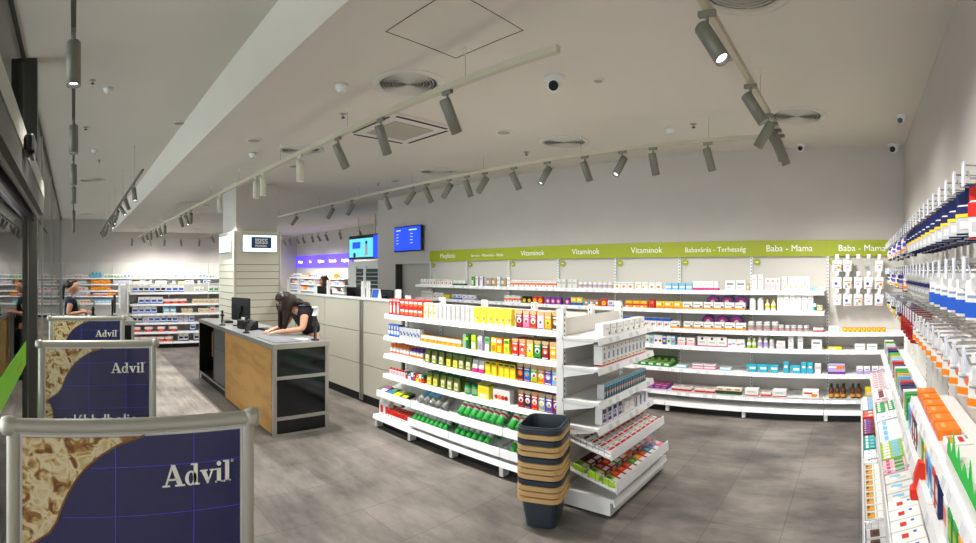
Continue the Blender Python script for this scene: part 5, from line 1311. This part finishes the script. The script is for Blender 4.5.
def track(label, p0, p1, m, drop_to, n, sec=(.018, .018)):
    t = thing('light_track', label, 'light track', p0)
    d = Vector(p1) - Vector(p0); b = MB()
    if abs(d.x) > abs(d.y): b.box(min(0, d.x), max(0, d.x), -sec[0], sec[0], 0, sec[1] * 2, m)
    else: b.box(-sec[0], sec[0], min(0, d.y), max(0, d.y), 0, sec[1] * 2, m)
    b.build('rail', t)
    for k in range(n):
        q = d * ((k + .5) / n)
        w = MB(); w.cyl((q.x, q.y, .03), (q.x, q.y, drop_to - p0[2]), .0022, M['wire'], 5).cyl((q.x, q.y, drop_to - p0[2] - .05), (q.x, q.y, drop_to - p0[2]), .006, M['vent'], 6); w.build('suspension_wire', t)
    return t
track('long pale suspended light track along the back wall shelves', (-18.6, 4.78, 3.0), (-.74, 4.78, 3.0), M['strack'], CH, 12)
track('long pale suspended light track above the gondola and checkout counter', (-18.6, 2.42, 2.99), (-1.66, 2.42, 2.99), M['strack'], CH, 11, (.022, .022))
track('suspended light track with dark slot running towards the back wall on the right', (-.74, .6, 2.99), (-.74, 4.74, 2.99), M['strack'], CH, 2)
track('thin pale light track crossing the ceiling before the dispensary wall', (-18.6, 7.9, 3.0), (-9.0, 7.9, 3.0), M['strack'], CH, 6)
track('dark light track running overhead from the entrance between the glass and bulkhead', (-17.6, .0, 3.05), (1.0, .0, 3.05), M['dtrack'], CL, 8, (.014, .014))
track('dark light track beside the ceiling bulkhead, starting beyond the checkout', (-18.3, .97, 3.12), (-6.95, .97, 3.12), M['dtrack'], CL, 6, (.014, .014))
track('light track along the far end wall', (-17.9, 2.62, 2.93), (-17.9, 7.6, 2.93), M['strack'], CH, 4)
GW_ = 'spotlights on the back wall track'
wx = [-10.03, -8.41, -7.68, -6.63, -5.95, -5.6, -5.12, -4.77, -4.44, -3.95, -3.44, -2.92, -2.45, -2.09, -1.49]
aims = [(-.3, -.7, -1), (-.3, -.5, -1.0), (-.35, -.45, -1), (.35, .5, -1.3), (-.45, -.5, -1.0), (.35, .5, -1.3), (-.35, -.5, -1.0), (.2, .6, -1.6), (-.35, -.5, -1.0), (.3, .6, -1.3), (-.3, -.5, -1.0), (.25, .6, -1.4), (-.3, -.5, -1.0), (.1, .6, -1.6), (.25, .6, -1.4)]
lit_ = [0, 1, 1, 0, 1, 0, 1, 0, 1, 0, 1, 0, 1, 0, 0]
for i, x in enumerate(wx):
    spotlight(f"grey {'tilted spotlight with glowing lens' if lit_[i] else 'spotlight turned away'}, {ordn(i+1)} from left on the back wall track", x, 4.78, 3.0, aims[i], lit=True, group=GW_, power=36. if lit_[i] else 27.)
for i, x in enumerate((-12., -13.6, -15.2, -16.8)): spotlight(f"small grey spotlight, {ordn(i+1)} beyond the column on the back wall track", x, 4.78, 3.0, (.2, .6, -1.2), group=GW_, power=40.)
GF_ = 'spotlights on the gondola track'
for i, (x, a, b, L) in enumerate([(-2.61, (.25, .8, -1.9), 'sgrey', .25), (-3.43, (.2, .7, -2.2), 'sgrey', .25), (-4.14, (.35, .8, -1.9), 'sgrey', .25), (-4.97, (0, 0, -1), 'swhite', .23), (-6.08, (0, 0, -1), 'swhite', .23), (-6.34, (0, 0, -1), 'swhite', .23), (-8.05, (0, 0, -1), 'swhite', .23)]):
    spotlight(f"{'grey tilted' if b == 'sgrey' else 'white downward'} spotlight, {ordn(i+1)} from the near end of the gondola track", x, 2.42, 2.99, a, b, group=GF_, L=L, power=95.)
for i, x in enumerate((-10.12, -10.58, -11.09, -13.09, -13.87, -14.55, -15.51, -16.37, -17.32)):
    spotlight(f"grey spotlight far along the gondola track, {ordn(i+1)} beyond the column", x, 2.42, 2.99, ((-1, .2, -1.4), (.5, .3, -1.4), (-.9, .5, -1))[i % 3], group=GF_)
GR_ = 'spotlights on the side wall track'
for i, (y, a) in enumerate([(2.36, (.62, -.2, -1.0)), (3.36, (.62, .1, -1.0)), (4.02, (-.75, .1, -1.2)), (4.25, (.6, .3, -1.2)), (4.45, (.4, .5, -1.3)), (4.64, (.5, .5, -1.4)), (1.2, (.8, 0, -1))]):
    spotlight(f"grey spotlight, {ordn(i+1) if i < 6 else 'overhead one'} from the entrance on the side wall track", -.74, y, 2.99, a, group=GR_, power=62.)
for i, x in enumerate((-2.8, -4.4, -6.0, -7.6, -10.5, -13)):
    spotlight(f"dark grey spotlight pointing down, {ordn(i+1)} along the overhead entrance track", x, 0, 3.05, (.06, 0, -1), 'sgrey', power=60., group='spotlights on the overhead entrance track', L=.25)
for i, x in enumerate((-8.0, -9.2, -10.2, -11., -11.9, -12.6, -13.3, -14.3, -15.2, -16.2, -17.2)):
    spotlight(f"grey spotlight, {ordn(i+1)} along the track beside the ceiling bulkhead", x, .97, 3.12, ((.3, .1, -1.2), (-.9, .5, -1), (.4, .6, -1), (-.8, -.3, -1.2))[i % 4], group='spotlights on the bulkhead track')
for i, x in enumerate((-17.65, -17.1, -16.49, -15.99, -15.29, -14.85, -14.3, -13.4, -12.3, -10.9)):
    spotlight(f"small grey spotlight, {ordn(i+1)} along the dispensary track", x, 7.9, 3.0, ((.1, .6, -1.4), (-.4, .6, -1.2), (.3, .7, -1.3))[i % 3], group='spotlights on the dispensary track')
for i, y in enumerate((2.1, 2.75, 3.3, 3.9, 4.6, 5.4, 6.3, 7.2)):
    spotlight(f"small grey spotlight, {ordn(i+1)} along the far end wall track", -17.9, y, 2.93, ((-.7, 0, -1.3), (-.7, .3, -1.1))[i % 2], group='spotlights on the far end wall track')

def vent(label, x, y, z, r=.24):
    t = thing('air_vent', label, 'air vent', (x, y, z - .001))
    f = MB(); f.lathe([(r*1.25, 0), (r*1.24, -.006), (r*1.02, -.008), (r*1.0, 0)], M['vent'], 36); f.build('rim', t)
    g = MB(); n = 9
    for k in range(n):
        a = r * (1 - k / n); g.lathe([(a, -.001), (a*.995 - .003, -.010), (a*.995 - .007, -.001)], M['vent'], 32)
    g.cyl((0, 0, -.001), (0, 0, -.0005), r, M['ventdark'], 32); g.build('ring_grille', t)
for i, (x, y, d) in enumerate([(-3.21, 2.54, 'large round ceiling vent over the gondola track'), (-3.29, 4.93, 'round ceiling vent near the back wall track, above Vitaminok bays'), (-.61, 4.9, 'round ceiling vent in the corner by the side wall track'), (-.62, 2.62, 'round ceiling vent beside the side wall track, above the aisle'),
    (-5.72, 5.1, 'round ceiling vent near the wall screen'), (-5.66, 2.76, 'round ceiling vent above the leaning cashier'), (-10.7, 2.54, 'round ceiling vent just beyond the column'), (-12.82, 3.45, 'round ceiling vent beyond the column, second one deeper'), (-17.34, 2.39, 'round ceiling vent near the far end wall'), (-17.38, 4.31, 'round ceiling vent near the far end wall behind the column')]):
    vent(d, x, y, CH)
vent('round vent in the raised entrance ceiling, nearer one', -10.97, .4, CL); vent('round vent in the raised entrance ceiling, farther one', -17.4, .43, CL)
def small(name, label, cat, x, y, z, prof, m, extra=None):
    t = thing(name, label, cat, (x, y, z - .0005))
    MB().lathe([(0, -.0)] + prof, m, 20).build('housing', t)
    if extra: q = MB(); extra(q); q.build('sensor' if cat != 'sprinkler' else 'deflector', t)
    return t
for i, (x, y, z, d) in enumerate([(-5.48, .38, CL, 'white smoke detector in the raised entrance ceiling, nearer one'), (-8.27, .35, CL, 'white smoke detector in the raised entrance ceiling, farther one'), (-3.54, 2.1, CH, 'white smoke detector near the large round vent'), (-6.06, 2.27, CH, 'white smoke detector above the wood-sided checkout'), (-14.3, 2.56, CH, 'white smoke detector far beyond the column'), (-1.97, 4.97, CH, 'white smoke detector by the back wall track')]):
    small('smoke_detector', d, 'smoke detector', x, y, z, [(.055, 0), (.055, -.02), (.048, -.03), (.035, -.055), (0, -.058)], M['white'], lambda q: q.cyl((0, 0, -.056), (0, 0, -.066), .018, M['vent'], 12))
for i, (x, y, z) in enumerate([(-5.26, .2, CL), (-6.96, .17, CL), (-9.01, .46, CL), (-4.18, 2.5, CH), (-1.69, 4.92, CH), (-3.96, 5.05, CH), (-7.1, 4.95, CH)]):
    small('sprinkler', f"tiny sprinkler head in the {'raised entrance' if z == CL else 'main'} ceiling, {ordn(i + 1) if z == CL else ordn(i - 2)} of them", 'sprinkler', x, y, z, [(.035, 0), (.034, -.005), (.01, -.008), (.01, -.035), (0, -.036)], M['steel'], lambda q: q.cyl((0, 0, -.036), (0, 0, -.04), .02, M['ventdark'], 12))
for i, (x, y, z, d) in enumerate([(-6.62, 1.42, CL, 'round ceiling speaker beside the bulkhead'), (-3.59, 4.17, CH, 'brownish round ceiling speaker beyond the track end'), (-2.0, 3.48, CH, 'small round recessed fitting beside the dome camera'), (-5.46, 2.06, CH, 'round ceiling speaker above the checkout'), (-6.57, 3.1, CH, 'round ceiling speaker before the column'), (-6.74, 4.8 + .25, CH, 'round ceiling speaker near the wall screen'), (-11.09, 3.01, CH, 'round ceiling speaker beyond the column'), (-.95, 3.45, CH, 'round ceiling speaker beside the side wall track')]):
    r = .05 if 'small' in d else .10
    small('ceiling_speaker', d, 'speaker', x, y, z, [(r, 0), (r*.98, -.006), (r*.8, -.008), (0, -.008)], M['vent'], lambda q: q.cyl((0, 0, -.0085), (0, 0, -.0095), r*.7, mat('speaker_mesh', (160, 154, 142), .7), 18))
def dome(label, x, y, z, r, face):
    t = thing('security_camera', label, 'security camera', (x, y, z - .0005))
    MB().lathe([(0, 0), (r*1.35, 0), (r*1.3, -r*.35), (r*.95, -r*.5), (0, -r*.5)], M['white'], 22).build('base', t)
    d = Vector(face).normalized(); c = Vector((0, 0, -r*.95))
    MB().lathe([(0, -r), (r*.5, -r*.87), (r*.87, -r*.5), (r, 0), (r*.87, r*.5), (0, r)], M['white'], 20, c=tuple(c)).build('ball', t)
    q = MB(); q.cyl(c + d*r*.75, c + d*r*1.06, r*.62, M['blackgloss'], 18); q.build('lens', t)
dome('white dome camera with black eye in the middle of the ceiling', -2.26, 3.24, CH, .062, (.45, -.9, -.5))
dome('white dome camera high in the corner of back and side walls', .42, 6.02, CH, .055, (-.4, -.9, -.35))
dome('white dome camera on the ceiling by the side wall', .42, 4.9, CH, .042, (-.6, -.8, -.5))
dome('small white camera behind the spotlight cluster at the back wall', -.70, 6.0, CH, .045, (-.1, -.9, -.3))
dome('second small white camera behind the spotlight cluster', -.95, 6.0, CH, .045, (-.3, -.9, -.3))
t = thing('ceiling_air_conditioner', 'square ceiling cassette air conditioner behind the gondola track', 'air conditioner', (-4.31, 3.29, CH - .001), 0)
MB().box(-.46, .46, -.46, .46, -.012, 0, M['vent']).build('fascia', t)
MB().box(-.26, .26, -.26, .26, -.02, -.012, mat('return_grille', (172, 166, 154), .7)).build('return_grille', t)
for a, b, c, d in ((-.34, .34, -.41, -.37), (-.34, .34, .37, .41), (-.41, -.37, -.34, .34), (.37, .41, -.34, .34)): MB().box(a, b, c, d, -.0135, -.012, M['ventdark']).build('air_slot', t)

# ================================================================== light, camera
w = bpy.data.worlds.new('world'); S.world = w; w.use_nodes = True
bg = w.node_tree.nodes['Background']; bg.inputs['Color'].default_value = (.95, .97, 1, 1); bg.inputs['Strength'].default_value = 2.7

cam = bpy.data.cameras.new('camera'); cam.type = 'PANO'; cam.panorama_type = 'CENTRAL_CYLINDRICAL'
cam.central_cylindrical_range_u_min = -.976; cam.central_cylindrical_range_u_max = .976
cam.central_cylindrical_range_v_min = -.542; cam.central_cylindrical_range_v_max = .544
cam.central_cylindrical_radius = 1.; cam.clip_start = .02; cam.clip_end = 100
co = bpy.data.objects.new('camera', cam); COL.objects.link(co)
co.location = (0, 0, 1.7); co.rotation_euler = (PI/2, 0, .742)
S.camera = co
S.view_settings.view_transform = 'Standard'; S.view_settings.look = 'None'; S.view_settings.gamma = 1; S.view_settings.use_curve_mapping = False
S.view_settings.exposure = 0.72
S.cycles.max_bounces = 8; S.cycles.diffuse_bounces = 7; S.cycles.glossy_bounces = 4; S.cycles.transmission_bounces = 6; S.cycles.transparent_max_bounces = 8
S.cycles.use_denoising = True; S.cycles.sample_clamp_indirect = 6; S.cycles.caustics_reflective = False; S.cycles.caustics_refractive = False
